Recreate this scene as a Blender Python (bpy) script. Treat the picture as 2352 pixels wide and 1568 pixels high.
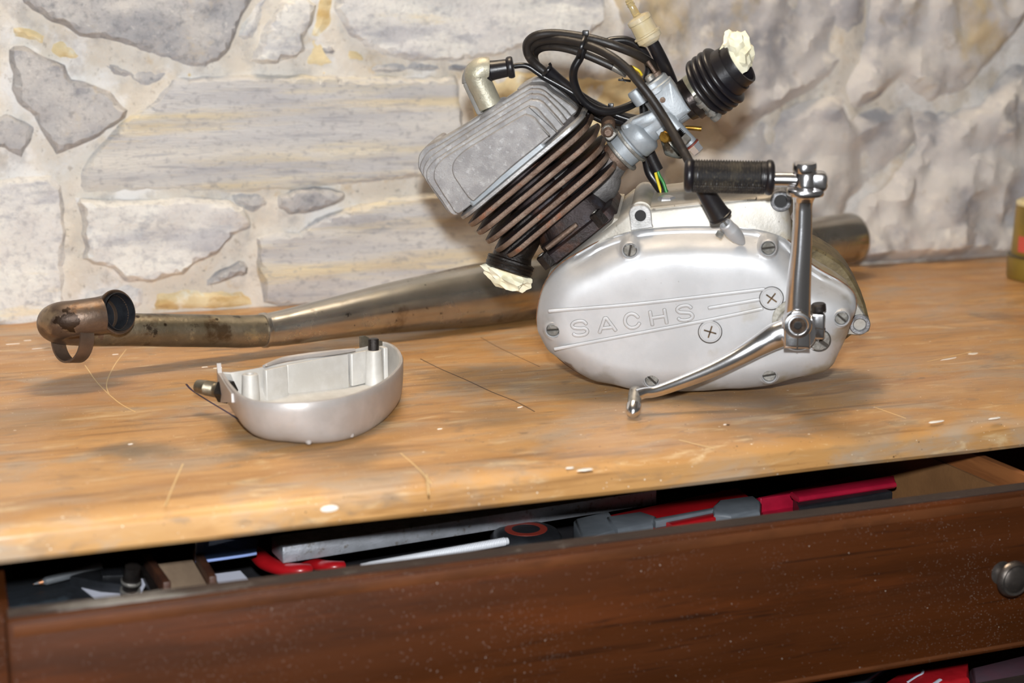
import bpy, bmesh, math, random
import numpy as np
from mathutils import Vector as V, Matrix, noise, geometry

random.seed(7)
sc = bpy.context.scene
for o in list(bpy.data.objects):
    bpy.data.objects.remove(o)

# ------------------------------------------------------------------ camera, world, lamps, exposure
CAM = V((0, 0, .277)); YAW = math.radians(20.4); TILT = math.radians(11.7); FPX = 3500.0
FWD = V((math.sin(YAW)*math.cos(TILT), math.cos(YAW)*math.cos(TILT), -math.sin(TILT)))
RGT = V((math.cos(YAW), -math.sin(YAW), 0)); UPV = RGT.cross(FWD)
cd = bpy.data.cameras.new('camera'); cam = bpy.data.objects.new('camera', cd)
sc.collection.objects.link(cam)
cd.sensor_width = 23.5; cd.lens = 23.5*FPX/2352; cd.clip_start = .05; cd.clip_end = 50
cam.matrix_world = Matrix((( RGT.x, UPV.x, -FWD.x, CAM.x), (RGT.y, UPV.y, -FWD.y, CAM.y), (RGT.z, UPV.z, -FWD.z, CAM.z), (0, 0, 0, 1)))
cd.dof.use_dof = True; cd.dof.focus_distance = 1.20; cd.dof.aperture_fstop = 3.6
sc.camera = cam
w = bpy.data.worlds.new('room'); sc.world = w; w.use_nodes = True
w.node_tree.nodes['Background'].inputs[0].default_value = (.86, .83, .80, 1)
w.node_tree.nodes['Background'].inputs[1].default_value = .09
vs = sc.view_settings
vs.view_transform = 'Standard'; vs.look = 'None'; vs.gamma = 1; vs.exposure = 0.0; vs.use_curve_mapping = False

def lamp(name, kind, loc, target, power, color, **kw):
    l = bpy.data.lights.new(name, kind); l.energy = power; l.color = color
    for k, v in kw.items(): setattr(l, k, v)
    o = bpy.data.objects.new(name, l); sc.collection.objects.link(o); o.location = loc
    o.rotation_euler = (V(target)-V(loc)).to_track_quat('-Z', 'Y').to_euler()
    return o
# the camera's own pop-up flash, a hand's width above the lens
lamp('camera_flash', 'SPOT', CAM+UPV*.088-FWD*.02, CAM+FWD*1.2+RGT*.0, 66, (.96, .98, 1), spot_size=math.radians(80), spot_blend=.5, shadow_soft_size=.018)
# the warm tube lamp under the workshop ceiling, over the bench
lamp('ceiling_lamp', 'AREA', (.35, 1.22, 1.42), (.35, 1.18, 0), 5.0, (1, .70, .42), shape='RECTANGLE', size=.32, size_y=.05)
lamp('added_ceiling_uplight', 'AREA', (.35, 1.22, 1.44), (.35, 1.22, 3), 20, (1, .93, .84), shape='RECTANGLE', size=.6, size_y=.06)  # uplight added to brighten the ceiling for chrome reflections and soft top fill

# added daylight panel, unseen, behind the photographer's left shoulder, shaped for the chrome highlights
lamp('added_chrome_daylight', 'AREA', (-1.45, -1.42, -.12), (.6, 1.05, .12), 9, (.86, .93, 1), shape='RECTANGLE', size=.8, size_y=1.25)

# ------------------------------------------------------------------ pixel rays and planes
def ray(x, y): return FWD*FPX + RGT*(x-1176) + UPV*(784-y)
def hit(x, y, n, p):
    r = ray(x, y); n = V(n)
    return CAM + r*((V(p)-CAM).dot(n)/r.dot(n))
def atz(x, y, z): return hit(x, y, (0, 0, 1), (0, 0, z))
def aty(x, y, Y): return hit(x, y, (0, 1, 0), (0, Y, 0))
EYAW = math.radians(27.4); LEAN = math.radians(6.0)
EH = V((math.sin(EYAW), math.cos(EYAW), 0)); EU = V((math.cos(EYAW), -math.sin(EYAW), 0))
EV = V((0, 0, 1))*math.cos(LEAN) - EH*math.sin(LEAN)
EN = EU.cross(EV)
G0 = atz(1600, 893, 0.002)
EO = G0 + EN*.028
def E(x, y, d=0.0): return hit(x, y, EN, EO + EN*d)
def e2(p): q = p-EO; return (q.dot(EU), q.dot(EV))
MM = 1/2.94e3     # metres per pixel near the engine
def dirE(x0, y0, x1, y1, d=-.03): return (E(x1, y1, d)-E(x0, y0, d)).normalized()
def zm(x0, y0, s):
    return lambda pts: [(x0+a/s, y0+b/s) for a, b in pts]
z1 = zm(920, 60, 2.529); z2 = zm(1160, 0, 3.408); z3 = zm(1220, 420, 2.904); z4 = zm(1540, 340, 3.0146)
zb = zm(1440, 120, 5.6); zc = zm(1020, 120, 5.228); zl = zm(1280, 640, 6.189); z8 = zm(1340, 400, 6.53)

# ------------------------------------------------------------------ mesh helpers
def catmull(pts, n=8, closed=False):
    pts = [V(p) for p in pts]; m = len(pts)
    if m < 3 and not closed:
        return [pts[0].lerp(pts[-1], i/n) for i in range(n+1)]
    out = []
    for i in range(m if closed else m-1):
        g = lambda k: pts[k % m] if closed else pts[max(0, min(m-1, k))]
        p0, p1, p2, p3 = g(i-1), g(i), g(i+1), g(i+2)
        for j in range(n):
            t = j/n
            out.append(.5*((2*p1)+(p2-p0)*t+(2*p0-5*p1+4*p2-p3)*t*t+(3*p1-p0-3*p2+p3)*t**3))
    if not closed: out.append(pts[-1].copy())
    return out
def lerpseq(r, m):
    if not isinstance(r, (list, tuple)): return [r]*m
    k = len(r)-1; out = []
    for i in range(m):
        t = i/(m-1)*k; a = min(int(t), k-1); out.append(r[a]+(r[a+1]-r[a])*(t-a))
    return out
def perp(ax):
    a = V((0, 0, 1)) if abs(ax.z) < .9 else V((1, 0, 0))
    s = ax.cross(a).normalized(); return s, ax.cross(s).normalized()
class MB:
    def __init__(s): s.v = []; s.f = []
    def add(s, vs, fs):
        b = len(s.v); s.v += [tuple(p) for p in vs]; s.f += [tuple(i+b for i in f) for f in fs]; return s
    def tube(s, path, r, seg=12, n=8, cap=True, up=None, flat=1.0, raw=False, sup=1.0):
        P = [V(p) for p in path] if raw else catmull(path, n)
        R = lerpseq(r, len(P)); m = len(P); vs = []
        FL = lerpseq(flat, m); side = None
        for i, p in enumerate(P):
            t = (P[min(i+1, m-1)]-P[max(i-1, 0)])
            t = t.normalized() if t.length > 1e-9 else V((0, 0, 1))
            if up is not None:
                sd = t.cross(V(up)).normalized(); u = sd.cross(t).normalized()
            else:
                if side is None: sd, u = perp(t)
                else:
                    sd = (side - t*side.dot(t)).normalized(); u = sd.cross(t)
                side = sd
            for k in range(seg):
                a = 2*math.pi*k/seg; c, q = math.cos(a), math.sin(a)
                if sup != 1.0: c = math.copysign(abs(c)**sup, c); q = math.copysign(abs(q)**sup, q)
                vs.append(p + sd*(c*R[i]) + u*(q*R[i]*FL[i]))
        fs = [(i*seg+k, i*seg+(k+1) % seg, (i+1)*seg+(k+1) % seg, (i+1)*seg+k) for i in range(m-1) for k in range(seg)]
        if cap: fs += [tuple(range(seg-1, -1, -1)), tuple(range((m-1)*seg, m*seg))]
        return s.add(vs, fs)
    def lathe(s, o, ax, prof, seg=32, closed=False, ref=None, squash=1.0):
        o = V(o); ax = V(ax).normalized()
        if ref is None: a, b = perp(ax)
        else:
            b = (V(ref)-ax*V(ref).dot(ax)).normalized(); a = b.cross(ax)
        vs = []; m = len(prof)
        for t, r in prof:
            for k in range(seg):
                q = 2*math.pi*k/seg
                vs.append(o+ax*t+a*(r*math.cos(q))+b*(r*squash*math.sin(q)))
        fs = [(i*seg+k, i*seg+(k+1) % seg, (i+1)*seg+(k+1) % seg, (i+1)*seg+k) for i in range(m-1) for k in range(seg)]
        if closed: fs += [((m-1)*seg+k, (m-1)*seg+(k+1) % seg, (k+1) % seg, k) for k in range(seg)]
        else: fs += [tuple(range(seg-1, -1, -1)), tuple(range((m-1)*seg, m*seg))]
        return s.add(vs, fs)
    def surf(s, o, ax, L, nT, nA, rf, ref):
        o = V(o); ax = V(ax).normalized(); b = (V(ref)-ax*V(ref).dot(ax)).normalized(); a = b.cross(ax); vs = []
        for i in range(nT+1):
            for k in range(nA):
                q = 2*math.pi*k/nA; r = rf(i/nT, q)
                vs.append(o+ax*(L*i/nT)+a*(r*math.cos(q))+b*(r*math.sin(q)))
        fs = [(i*nA+k, i*nA+(k+1) % nA, (i+1)*nA+(k+1) % nA, (i+1)*nA+k) for i in range(nT) for k in range(nA)]
        fs += [tuple(range(nA-1, -1, -1)), tuple(range(nT*nA, (nT+1)*nA))]
        return s.add(vs, fs)
    def box(s, c, x, y, z, sx, sy, sz, bev=0.0):
        c = V(c); x = V(x).normalized(); y = V(y).normalized(); z = V(z).normalized()
        h = [(-1, -1), (1, -1), (1, 1), (-1, 1)]
        if bev <= 0:
            vs = [c+x*(sx/2*a)+y*(sy/2*b)+z*(sz/2*q) for q in (-1, 1) for a, b in h]
            return s.add(vs, [(3, 2, 1, 0), (4, 5, 6, 7), (0, 1, 5, 4), (1, 2, 6, 5), (2, 3, 7, 6), (3, 0, 4, 7)])
        pts = []
        for a, b in h:
            for k in range(4):
                t = math.atan2(b, a)-math.pi/4+k*math.pi/6
                pts.append((a*(sx/2-bev)+bev*math.cos(t), b*(sy/2-bev)+bev*math.sin(t)))
        e = bev*.7
        return s.shell(pts, [(e, -sz/2), (e*.3, -sz/2+e*.3), (0, -sz/2+e), (0, sz/2-e), (e*.3, sz/2-e*.3), (e, sz/2)], (c, x, y, z))
    def shell(s, out, rings, fr, caps=True):
        o, x, y, z = fr; m = len(out)
        A = sum(out[i][0]*out[(i+1) % m][1]-out[(i+1) % m][0]*out[i][1] for i in range(m))
        if A < 0: out = out[::-1]
        nr = []
        for i in range(m):
            a = out[i-1]; b = out[(i+1) % m]; dx, dy = b[0]-a[0], b[1]-a[1]; l = math.hypot(dx, dy) or 1
            nr.append((-dy/l, dx/l))
        vs = []
        for ins, d in rings:
            vs += [o+x*(p[0]+n[0]*ins)+y*(p[1]+n[1]*ins)+z*d for p, n in zip(out, nr)]
        r = len(rings); up = rings[-1][1] > rings[0][1]
        fs = [(i*m+k, i*m+(k+1) % m, (i+1)*m+(k+1) % m, (i+1)*m+k) for i in range(r-1) for k in range(m)]
        if caps: fs += [tuple(range(m-1, -1, -1)), tuple(range((r-1)*m, r*m))]
        if not up: fs = [f[::-1] for f in fs]
        return s.add(vs, fs)
    def relief(s, out, h, fr, step, base, jit=.3, rnd=None, iters=0, post=None, rings=(), extra=()):
        """closed outline (2D) filled with a grid whose height h(a, b, distance to the edge) is real geometry; base = skirt depth"""
        o, x, y, z = fr; rnd = rnd or random; m = len(out)
        P = np.array(out); Q = np.roll(P, -1, 0); D = Q-P; L2 = (D**2).sum(1)+1e-18
        lo, hi = P.min(0), P.max(0)
        gx = np.arange(lo[0], hi[0], step); gy = np.arange(lo[1], hi[1], step)
        g = np.array([(a+(rnd.random()-.5)*step*jit, b+(rnd.random()-.5)*step*jit) for a in gx for b in gy]).reshape(-1, 2)
        def dist(g):
            t = np.clip(((g[:, None, :]-P[None])*D[None]).sum(2)/L2[None], 0, 1)
            return np.sqrt((((P[None]+D[None]*t[:, :, None])-g[:, None, :])**2).sum(2).min(1))
        c = np.zeros(len(g), bool)
        for i in range(m):
            a, b = P[i], Q[i]
            k = ((a[1] > g[:, 1]) != (b[1] > g[:, 1]))
            c ^= k & (g[:, 0] < (b[0]-a[0])*(g[:, 1]-a[1])/((b[1]-a[1]) or 1e-12)+a[0])
        g = g[c]; dd = dist(g) if len(g) else np.zeros(0)
        k = dd > (step*.45 if not rings else rings[-1]+step*.45); g = g[k]; dd = dd[k]
        if rings:
            A0 = sum(out[i][0]*out[(i+1) % m][1]-out[(i+1) % m][0]*out[i][1] for i in range(m)); sg = 1 if A0 > 0 else -1
            T = Q-np.roll(P, 1, 0); T /= np.linalg.norm(T, axis=1)[:, None]; Nn = np.stack([-T[:, 1], T[:, 0]], 1)*sg
            ex = [P+Nn*q for q in rings]
            for q, e in zip(rings, ex):
                de = dist(e); e = e[de > q*.93]; g = np.concatenate([g, e])
        if len(extra):
            ex = np.array([(a, b) for a, b, r in extra])
            g = g[np.array([min(math.hypot(p[0]-c[0], p[1]-c[1])-.0085 for c in SC2) > 0 for p in g])]
            de = dist(ex); g = np.concatenate([g, ex[de > .0012]])
        pts = [V((p[0], p[1])) for p in out]+[V((p[0], p[1])) for p in g]
        r = geometry.delaunay_2d_cdt(pts, [(i, (i+1) % m) for i in range(m)], [], 1, 1e-7)
        P2 = np.array([(p[0], p[1]) for p in r[0]]); dd = dist(P2)
        H = np.array([h(float(p[0]), float(p[1]), float(q)) for p, q in zip(P2, dd)])
        if iters:
            ed = np.array([(f[i], f[(i+1) % 3]) for f in r[2] for i in range(3)]); ed = np.concatenate([ed, ed[:, ::-1]])
            cnt = np.bincount(ed[:, 0], minlength=len(H)); lock = dd < .0075
            for _ in range(iters):
                av = np.bincount(ed[:, 0], weights=H[ed[:, 1]], minlength=len(H))/np.maximum(1, cnt)
                H = np.where(lock, H, av)
        if post: H = [post(float(p[0]), float(p[1]), float(q)) for p, q in zip(P2, H)]
        vs = [o+x*float(p[0])+y*float(p[1])+z*float(q) for p, q in zip(P2, H)]
        n = len(vs)
        vs += [o+x*p[0]+y*p[1]+z*base for p in out]
        A = sum(out[i][0]*out[(i+1) % m][1]-out[(i+1) % m][0]*out[i][1] for i in range(m))
        fs = [tuple(f) for f in r[2]]
        for i in range(m):
            j = (i+1) % m; q = (n+i, n+j, j, i)
            fs.append(q if A > 0 else q[::-1])
        return s.add(vs, fs)
    def build(s, name, mat, parent=None, label=None, angle=38, smooth=True, kind=None, base=None):
        root = parent
        while root is not None and root.parent is not None: root = root.parent
        b = V(root['base']) if root is not None and 'base' in root else V(base or (0, 0, 0))
        me = bpy.data.meshes.new(name)
        me.from_pydata([tuple(V(p)-b) for p in s.v], [], s.f); me.validate(); 
        bm = bmesh.new(); bm.from_mesh(me); bmesh.ops.recalc_face_normals(bm, faces=bm.faces) if s.closed_fix else None; bm.to_mesh(me); bm.free()
        me.materials.append(mat)
        if smooth:
            me.shade_smooth(); me.set_sharp_from_angle(angle=math.radians(angle))
        o = bpy.data.objects.new(name, me); sc.collection.objects.link(o)
        if parent is not None: o.parent = parent
        else: o.location = b; o['base'] = tuple(b)
        if label: o['label'] = label
        if kind: o['kind'] = kind
        return o
    closed_fix = True
def thing(name, base, label, cat, group=None):
    o = bpy.data.objects.new(name, None); sc.collection.objects.link(o); o.location = base; o['base'] = tuple(base)
    o.empty_display_size = .02
    o['label'] = label; o['category'] = cat
    if group: o['group'] = group
    return o
def tag(o, label, cat, group=None):
    o['label'] = label; o['category'] = cat
    if group: o['group'] = group
    return o
def plane2(px, d):
    return [e2(E(x, y, d)) for x, y in px]
FR = (EO, EU, EV, EN)
def smooth2(pts, n=6, closed=True):
    return [(p.x, p.y) for p in catmull([V((a, b, 0)) for a, b in pts], n, closed)]
def resample(pts, step):
    out = []; m = len(pts)
    for i in range(m):
        a, b = V((*pts[i], 0)), V((*pts[(i+1) % m], 0)); k = max(1, int((b-a).length/step))
        out += [tuple(a.lerp(b, j/k)[:2]) for j in range(k)]
    return out

# ------------------------------------------------------------------ procedural materials
def _srgb(c):
    if isinstance(c, str): c = [int(c[i:i+2], 16)/255 for i in (0, 2, 4)]
    return tuple(((x+.055)/1.055)**2.4 if x > .04045 else x/12.92 for x in c)+(1,)
def mat(name, c1, c2=None, sc1=30, stretch=(1, 1, 1), rough=.5, metal=0.0, bump=0.0, bsc=120, bstretch=None, layers=(), rvar=0.0,
        lo=.35, hi=.65, trans=0.0, sss=0.0, coat=0.0, ior=1.5, alpha=1.0, detail=6, spec=.5, gain=1.0):
    m = bpy.data.materials.new(name); m.use_nodes = True; nt = m.node_tree; N = nt.nodes; Lk = nt.links
    b = N['Principled BSDF']
    def srgb(c): return tuple(min(.92, q*gain) for q in _srgb(c)[:3])+(1,)
    tc = N.new('ShaderNodeTexCoord')
    def mapped(st, off=0):
        mp = N.new('ShaderNodeMapping'); mp.inputs['Scale'].default_value = st; mp.inputs['Location'].default_value = (off, off*.7, off*1.3)
        Lk.new(tc.outputs['Object'], mp.inputs[0]); return mp.outputs[0]
    def noisefac(scale, st, lo, hi, off=0, det=6, dist=0.0):
        n = N.new('ShaderNodeTexNoise'); n.inputs['Scale'].default_value = scale; n.inputs['Detail'].default_value = det
        n.inputs['Roughness'].default_value = .62; n.inputs['Distortion'].default_value = dist
        Lk.new(mapped(st, off), n.inputs['Vector'])
        r = N.new('ShaderNodeMapRange'); r.inputs[1].default_value = lo; r.inputs[2].default_value = hi; r.interpolation_type = 'SMOOTHSTEP'
        Lk.new(n.outputs[0], r.inputs[0]); return r.outputs[0]
    def mix(fac, a, c):
        x = N.new('ShaderNodeMix'); x.data_type = 'RGBA'
        if isinstance(fac, float): x.inputs[0].default_value = fac
        else: Lk.new(fac, x.inputs[0])
        if isinstance(a, tuple): x.inputs[6].default_value = a
        else: Lk.new(a, x.inputs[6])
        if isinstance(c, tuple): x.inputs[7].default_value = c
        else: Lk.new(c, x.inputs[7])
        return x.outputs[2]
    col = srgb(c1)
    if c2: col = mix(noisefac(sc1, stretch, lo, hi, 0, detail), col, srgb(c2))
    for i, L in enumerate(layers):
        if L[0] == 'n':       # soft patches: colour, scale, lo, hi, stretch, strength
            f = noisefac(L[2], L[5] if len(L) > 5 else (1, 1, 1), L[3], L[4], 3.7*(i+1), 7, L[7] if len(L) > 7 else 0.0)
            if len(L) > 6:
                mu = N.new('ShaderNodeMath'); mu.operation = 'MULTIPLY'; mu.inputs[1].default_value = L[6]; Lk.new(f, mu.inputs[0]); f = mu.outputs[0]
        elif L[0] == 'b':     # one stain of its own: colour, centre, radius, softness, noise scale, raggedness, strength
            n = N.new('ShaderNodeTexNoise'); n.inputs['Scale'].default_value = L[5]; n.inputs['Detail'].default_value = 5
            Lk.new(mapped((1, 1, 1), 2.1*(i+1)), n.inputs['Vector'])
            ds = N.new('ShaderNodeVectorMath'); ds.operation = 'DISTANCE'; Lk.new(tc.outputs['Object'], ds.inputs[0]); ds.inputs[1].default_value = tuple(L[2])
            ma = N.new('ShaderNodeMath'); ma.operation = 'MULTIPLY_ADD'; Lk.new(n.outputs[0], ma.inputs[0]); ma.inputs[1].default_value = 2*L[6]*L[3]; ma.inputs[2].default_value = -L[6]*L[3]
            ad = N.new('ShaderNodeMath'); Lk.new(ds.outputs['Value'], ad.inputs[0]); Lk.new(ma.outputs[0], ad.inputs[1])
            r = N.new('ShaderNodeMapRange'); r.inputs[1].default_value = L[3]; r.inputs[2].default_value = L[3]*(1-L[4]); r.inputs[4].default_value = L[7]; r.interpolation_type = 'SMOOTHSTEP'
            Lk.new(ad.outputs[0], r.inputs[0]); f = r.outputs[0]
        else:                 # specks: colour, scale, radius, share of cells, stretch
            vo = N.new('ShaderNodeTexVoronoi'); vo.inputs['Scale'].default_value = L[2]
            Lk.new(mapped(L[5] if len(L) > 5 else (1, 1, 1), 1.9*(i+1)), vo.inputs['Vector'])
            a = N.new('ShaderNodeMapRange'); a.inputs[1].default_value = L[3]; a.inputs[2].default_value = L[3]*.6; Lk.new(vo.outputs['Distance'], a.inputs[0])
            sp = N.new('ShaderNodeSeparateColor'); Lk.new(vo.outputs['Color'], sp.inputs[0])
            g = N.new('ShaderNodeMath'); g.operation = 'LESS_THAN'; g.inputs[1].default_value = L[4]; Lk.new(sp.outputs[0], g.inputs[0])
            mu = N.new('ShaderNodeMath'); mu.operation = 'MULTIPLY'; Lk.new(a.outputs[0], mu.inputs[0]); Lk.new(g.outputs[0], mu.inputs[1]); f = mu.outputs[0]
            if len(L) > 6:    # gathered in drifts
                m2 = N.new('ShaderNodeMath'); m2.operation = 'MULTIPLY'; Lk.new(f, m2.inputs[0]); Lk.new(noisefac(L[6], (1, 1, 1), .46, .62, 6.1, 3), m2.inputs[1]); f = m2.outputs[0]
        col = mix(f, col, srgb(L[1]))
    if isinstance(col, tuple): b.inputs['Base Color'].default_value = col
    else: Lk.new(col, b.inputs['Base Color'])
    b.inputs['Metallic'].default_value = metal; b.inputs['Roughness'].default_value = rough
    b.inputs['Specular IOR Level'].default_value = spec
    if rvar:
        r = N.new('ShaderNodeMapRange'); r.inputs[3].default_value = max(.03, rough-rvar); r.inputs[4].default_value = min(1, rough+rvar)
        Lk.new(noisefac(sc1*1.7, stretch, .3, .7, 9), r.inputs[0]); Lk.new(r.outputs[0], b.inputs['Roughness'])
    if bump:
        n = N.new('ShaderNodeTexNoise'); n.inputs['Scale'].default_value = bsc; n.inputs['Detail'].default_value = 8; n.inputs['Roughness'].default_value = .65
        Lk.new(mapped(bstretch or stretch, 5), n.inputs['Vector'])
        bp = N.new('ShaderNodeBump'); bp.inputs['Strength'].default_value = min(1, bump); bp.inputs['Distance'].default_value = .0012*max(1, bump)
        Lk.new(n.outputs[0], bp.inputs['Height']); Lk.new(bp.outputs[0], b.inputs['Normal'])
    b.inputs['IOR'].default_value = ior
    if trans: b.inputs['Transmission Weight'].default_value = trans
    if sss:
        b.inputs['Subsurface Weight'].default_value = sss; b.inputs['Subsurface Radius'].default_value = (.006, .005, .003)
    if coat: b.inputs['Coat Weight'].default_value = coat; b.inputs['Coat Roughness'].default_value = .12
    return m

# ------------------------------------------------------------------ materials of the place
STONE = {
 'light': mat('limestone_light', 'cbcac9', 'dcd9d4', 14, (1, 1, 1), .85, gain=1.32, bump=1.5, bsc=260, layers=[
     ('n', 'a2a4ac', 18, .5, .68, (.5, 1, 2.0), .7), ('n', 'd8c9a4', 20, .58, .72, (.35, 1, 1.9), .55), ('n', '85868d', 170, .48, .70, (1, 1, 1), .38), ('n', '8d9099', 50, .54, .66, (.6, 1, 1.4), .5), ('n', 'f0ede6', 90, .58, .72, (1, 1, 1), .5)]),
 'grey': mat('limestone_grey', 'a9aaae', 'c4c2c0', 18, (1, 1, 1), .85, gain=1.10, bump=1.5, bsc=240, layers=[
     ('n', '83858d', 24, .52, .66, (.8, 1, 1.4), .7), ('n', 'cdbb98', 26, .6, .74, (.8, 1, 1), .55), ('n', '62656e', 170, .48, .70, (1, 1, 1), .4), ('n', 'dedcd8', 150, .58, .7, (1, 1, 1), .5)]),
 'strata': mat('limestone_banded', 'd2d0cb', 'bfc0c3', 9, (.3, 1, 3.4), .85, gain=1.2, bump=1.3, bsc=260, layers=[
     ('n', 'd9c79a', 10, .50, .68, (.22, 1, 4.2), .6), ('n', 'e0d4b2', 14, .52, .68, (.3, 1, 3.0), .5), ('n', 'a3a5ad', 34, .55, .70, (.3, 1, 3.2), .5), ('n', 'c6a25c', 22, .66, .76, (.2, 1, 5), .6), ('n', '8b8d94', 150, .52, .66, (.7, 1, 1.3), .45), ('n', '9a9ca4', 60, .56, .66, (.25, 1, 3), .55)]),
 'ochre': mat('ochre_stone', 'd8c9a4', 'c9b890', 22, (1, 1, 1), .88, gain=1.25, bump=1.4, bsc=220, layers=[
     ('n', 'b08d4c', 24, .52, .66, (.6, 1, 1.4), .65), ('n', 'e6e0d4', 40, .55, .68, (1, 1, 1), .75), ('n', '7e6a4c', 90, .64, .72, (1, 1, 1), .5)]),
 'rock': mat('rough_rock', 'bcbabb', 'cfcbc6', 8, (1, 1, 1), .9, gain=1.18, bump=1.6, bsc=140, layers=[
     ('n', '95969d', 11, .48, .64, (1, 1, 1.2), .75), ('n', 'c2a868', 7, .56, .70, (1, 1, 1), .6, .4), ('n', 'e2ddd4', 30, .56, .68, (1, 1, 1), .6), ('n', '8c7d68', 26, .62, .72, (1, 1, 1), .5)]),
}
M_MORTAR = mat('lime_mortar', 'dedad2', 'd4ccbf', 20, (1, 1, 1), .92, gain=1.12, bump=1.8, bsc=200, layers=[
     ('n', 'f3f0e9', 14, .5, .62, (1, 1, 1), .8), ('n', 'c4a878', 26, .60, .72, (1, 1, 1), .45), ('n', 'a9a6a4', 34, .52, .68, (1, 1, 1), .5), ('n', '6b645a', 180, .62, .72, (1, 1, 1), .5), ('n', '978d80', 110, .6, .7, (1, 1, 1), .5), ('n', '4a443c', 70, .70, .74, (1, 1, 1), .8)])
BB_ = V((.6, 1.2, 0))
def bst(px, col, r, soft, rag, st, ns=30): return ('b', col, tuple(atz(px[0], px[1], 0)-BB_), r, soft, ns, rag, st)
M_BENCH = mat('worn_varnished_pine', 'be9159', 'aa7c48', 6, (.6, 1.8, 1.6), .45, bump=.3, bsc=50, bstretch=(1.5, 10, 12), rvar=.14, coat=.1, lo=.3, hi=.7, layers=[
     ('n', 'cfa068', 8, .46, .66, (.6, 2.4, 2), .75, .5), ('n', '94612f', 14, .56, .72, (.5, 2.0, 2), .55, .8), ('n', 'a39482', 9, .46, .68, (.9, 1.8, 1.8), .75, 1.2),
     ('n', '665a4e', 7, .59, .74, (1.0, 2.0, 2.0), .55, 1.0), ('n', 'd8c096', 22, .58, .72, (.6, 1.8, 1.8), .55, .6), ('n', '70461f', 70, .54, .70, (.10, 1.8, 1.8), .55), ('n', '7d6a55', 34, .55, .70, (.7, 1.6, 1.6), .55, .8), ('n', 'dcc49c', 50, .58, .70, (.4, 1.6, 1.6), .5, .5), ('n', '5c4a38', 60, .62, .72, (.5, 1.4, 1.4), .5, .8),
     bst((330, 1035), '4d4436', .035, .9, .8, .6), bst((60, 960), '7c6a52', .06, .9, .7, .5), bst((1700, 925), '7d7068', .07, .9, .8, .55), bst((1420, 935), '8a7c70', .06, .9, .8, .5), bst((190, 900), '9d6c3e', .07, .9, .8, .5),
     bst((2060, 1010), '8b7a66', .05, .9, .8, .45), bst((1150, 960), '7a6248', .05, .9, .8, .45), bst((800, 1040), '6f5a44', .05, .9, .8, .5),
     ('s', 'f0e6d6', 60, .07, .25, (1, 1.4, 1)), ('s', 'e9dcc6', 170, .10, .18, (1, 1.3, 1)), ('s', 'e9dcc6', 420, .16, .12, (1, 1.3, 1)), ('s', '3d2a1a', 100, .08, .14), ('s', '3d2a1a', 330, .14, .10)])
M_DRAWER = mat('dark_stained_oak', '45220b', '391b07', 6, (.5, 1, 5), .5, bump=.3, bsc=70, bstretch=(1.2, 10, 14), rvar=.06, spec=.16, layers=[
     ('n', '55290d', 8, .5, .66, (.5, 1, 4.4), .6), ('n', '200e05', 26, .60, .68, (.16, 1, 5.0), .7, .5), ('n', '231006', 130, .58, .68, (.09, 1, 3.2), .6),
     ('s', 'c4bbb0', 480, .13, .35, (1, 1, 1), 9), ('s', 'e0d8cc', 230, .07, .06), ('s', 'eee8de', 90, .04, .04), ('s', '9a8d80', 800, .18, .45, (1, 1, 1), 12), ('s', 'cfc6ba', 900, .14, .10)])
M_WORNLITEDGE = mat('worn_lit_oak_edge', '5c341b', '482814', 20, (.4, 1, 1), .5, spec=.2, bump=.3, bsc=120, layers=[('n', '3a1f10', 40, .55, .68, (.3, 1, 1), .6), ('s', 'c4bbb0', 480, .13, .25, (1, 1, 1), 9)])  # worn wood whose paler tone also paints in flash light on the edges
M_DUSTWOOD = mat('dusty_edge', '2c1d15', '21150f', 20, (1, 1, 1), .8, bump=.6, bsc=200, layers=[('n', '8f8d88', 12, .56, .70, (.5, 2, 1), .8), ('n', 'a9a69e', 50, .62, .74, (.7, 1, 1), .6)])
M_DRAWERIN = mat('drawer_side_wood', '7d4c26', '6b3f1e', 12, (1, .4, 3), .6, bump=.2, bsc=150, bstretch=(1, 1, 6), layers=[('n', '8f5a30', 30, .5, .65, (1, .3, 4), .5)])
M_DRAWERTAN = mat('drawer_liner_board', '7a5530', '6c4a28', 20, (1, 1, 1), .75, bump=.2, bsc=300)
M_DARK = mat('dark_carcass_board', '2a2522', '1f1b19', 10, (1, 1, 4), .7, bump=.3, bsc=150)
M_PAINT = mat('dried_white_paint', 'e8e0d4', None, rough=.6, bump=.3, bsc=300)
M_SCRATCH = mat('pale_scratch', 'dcbf8c', None, rough=.6)
M_INK = mat('purple_ink', '3a2440', '2a1a2a', 80, rough=.6)
M_PENCIL = mat('dark_scratch', '4a3220', None, rough=.7)

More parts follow.
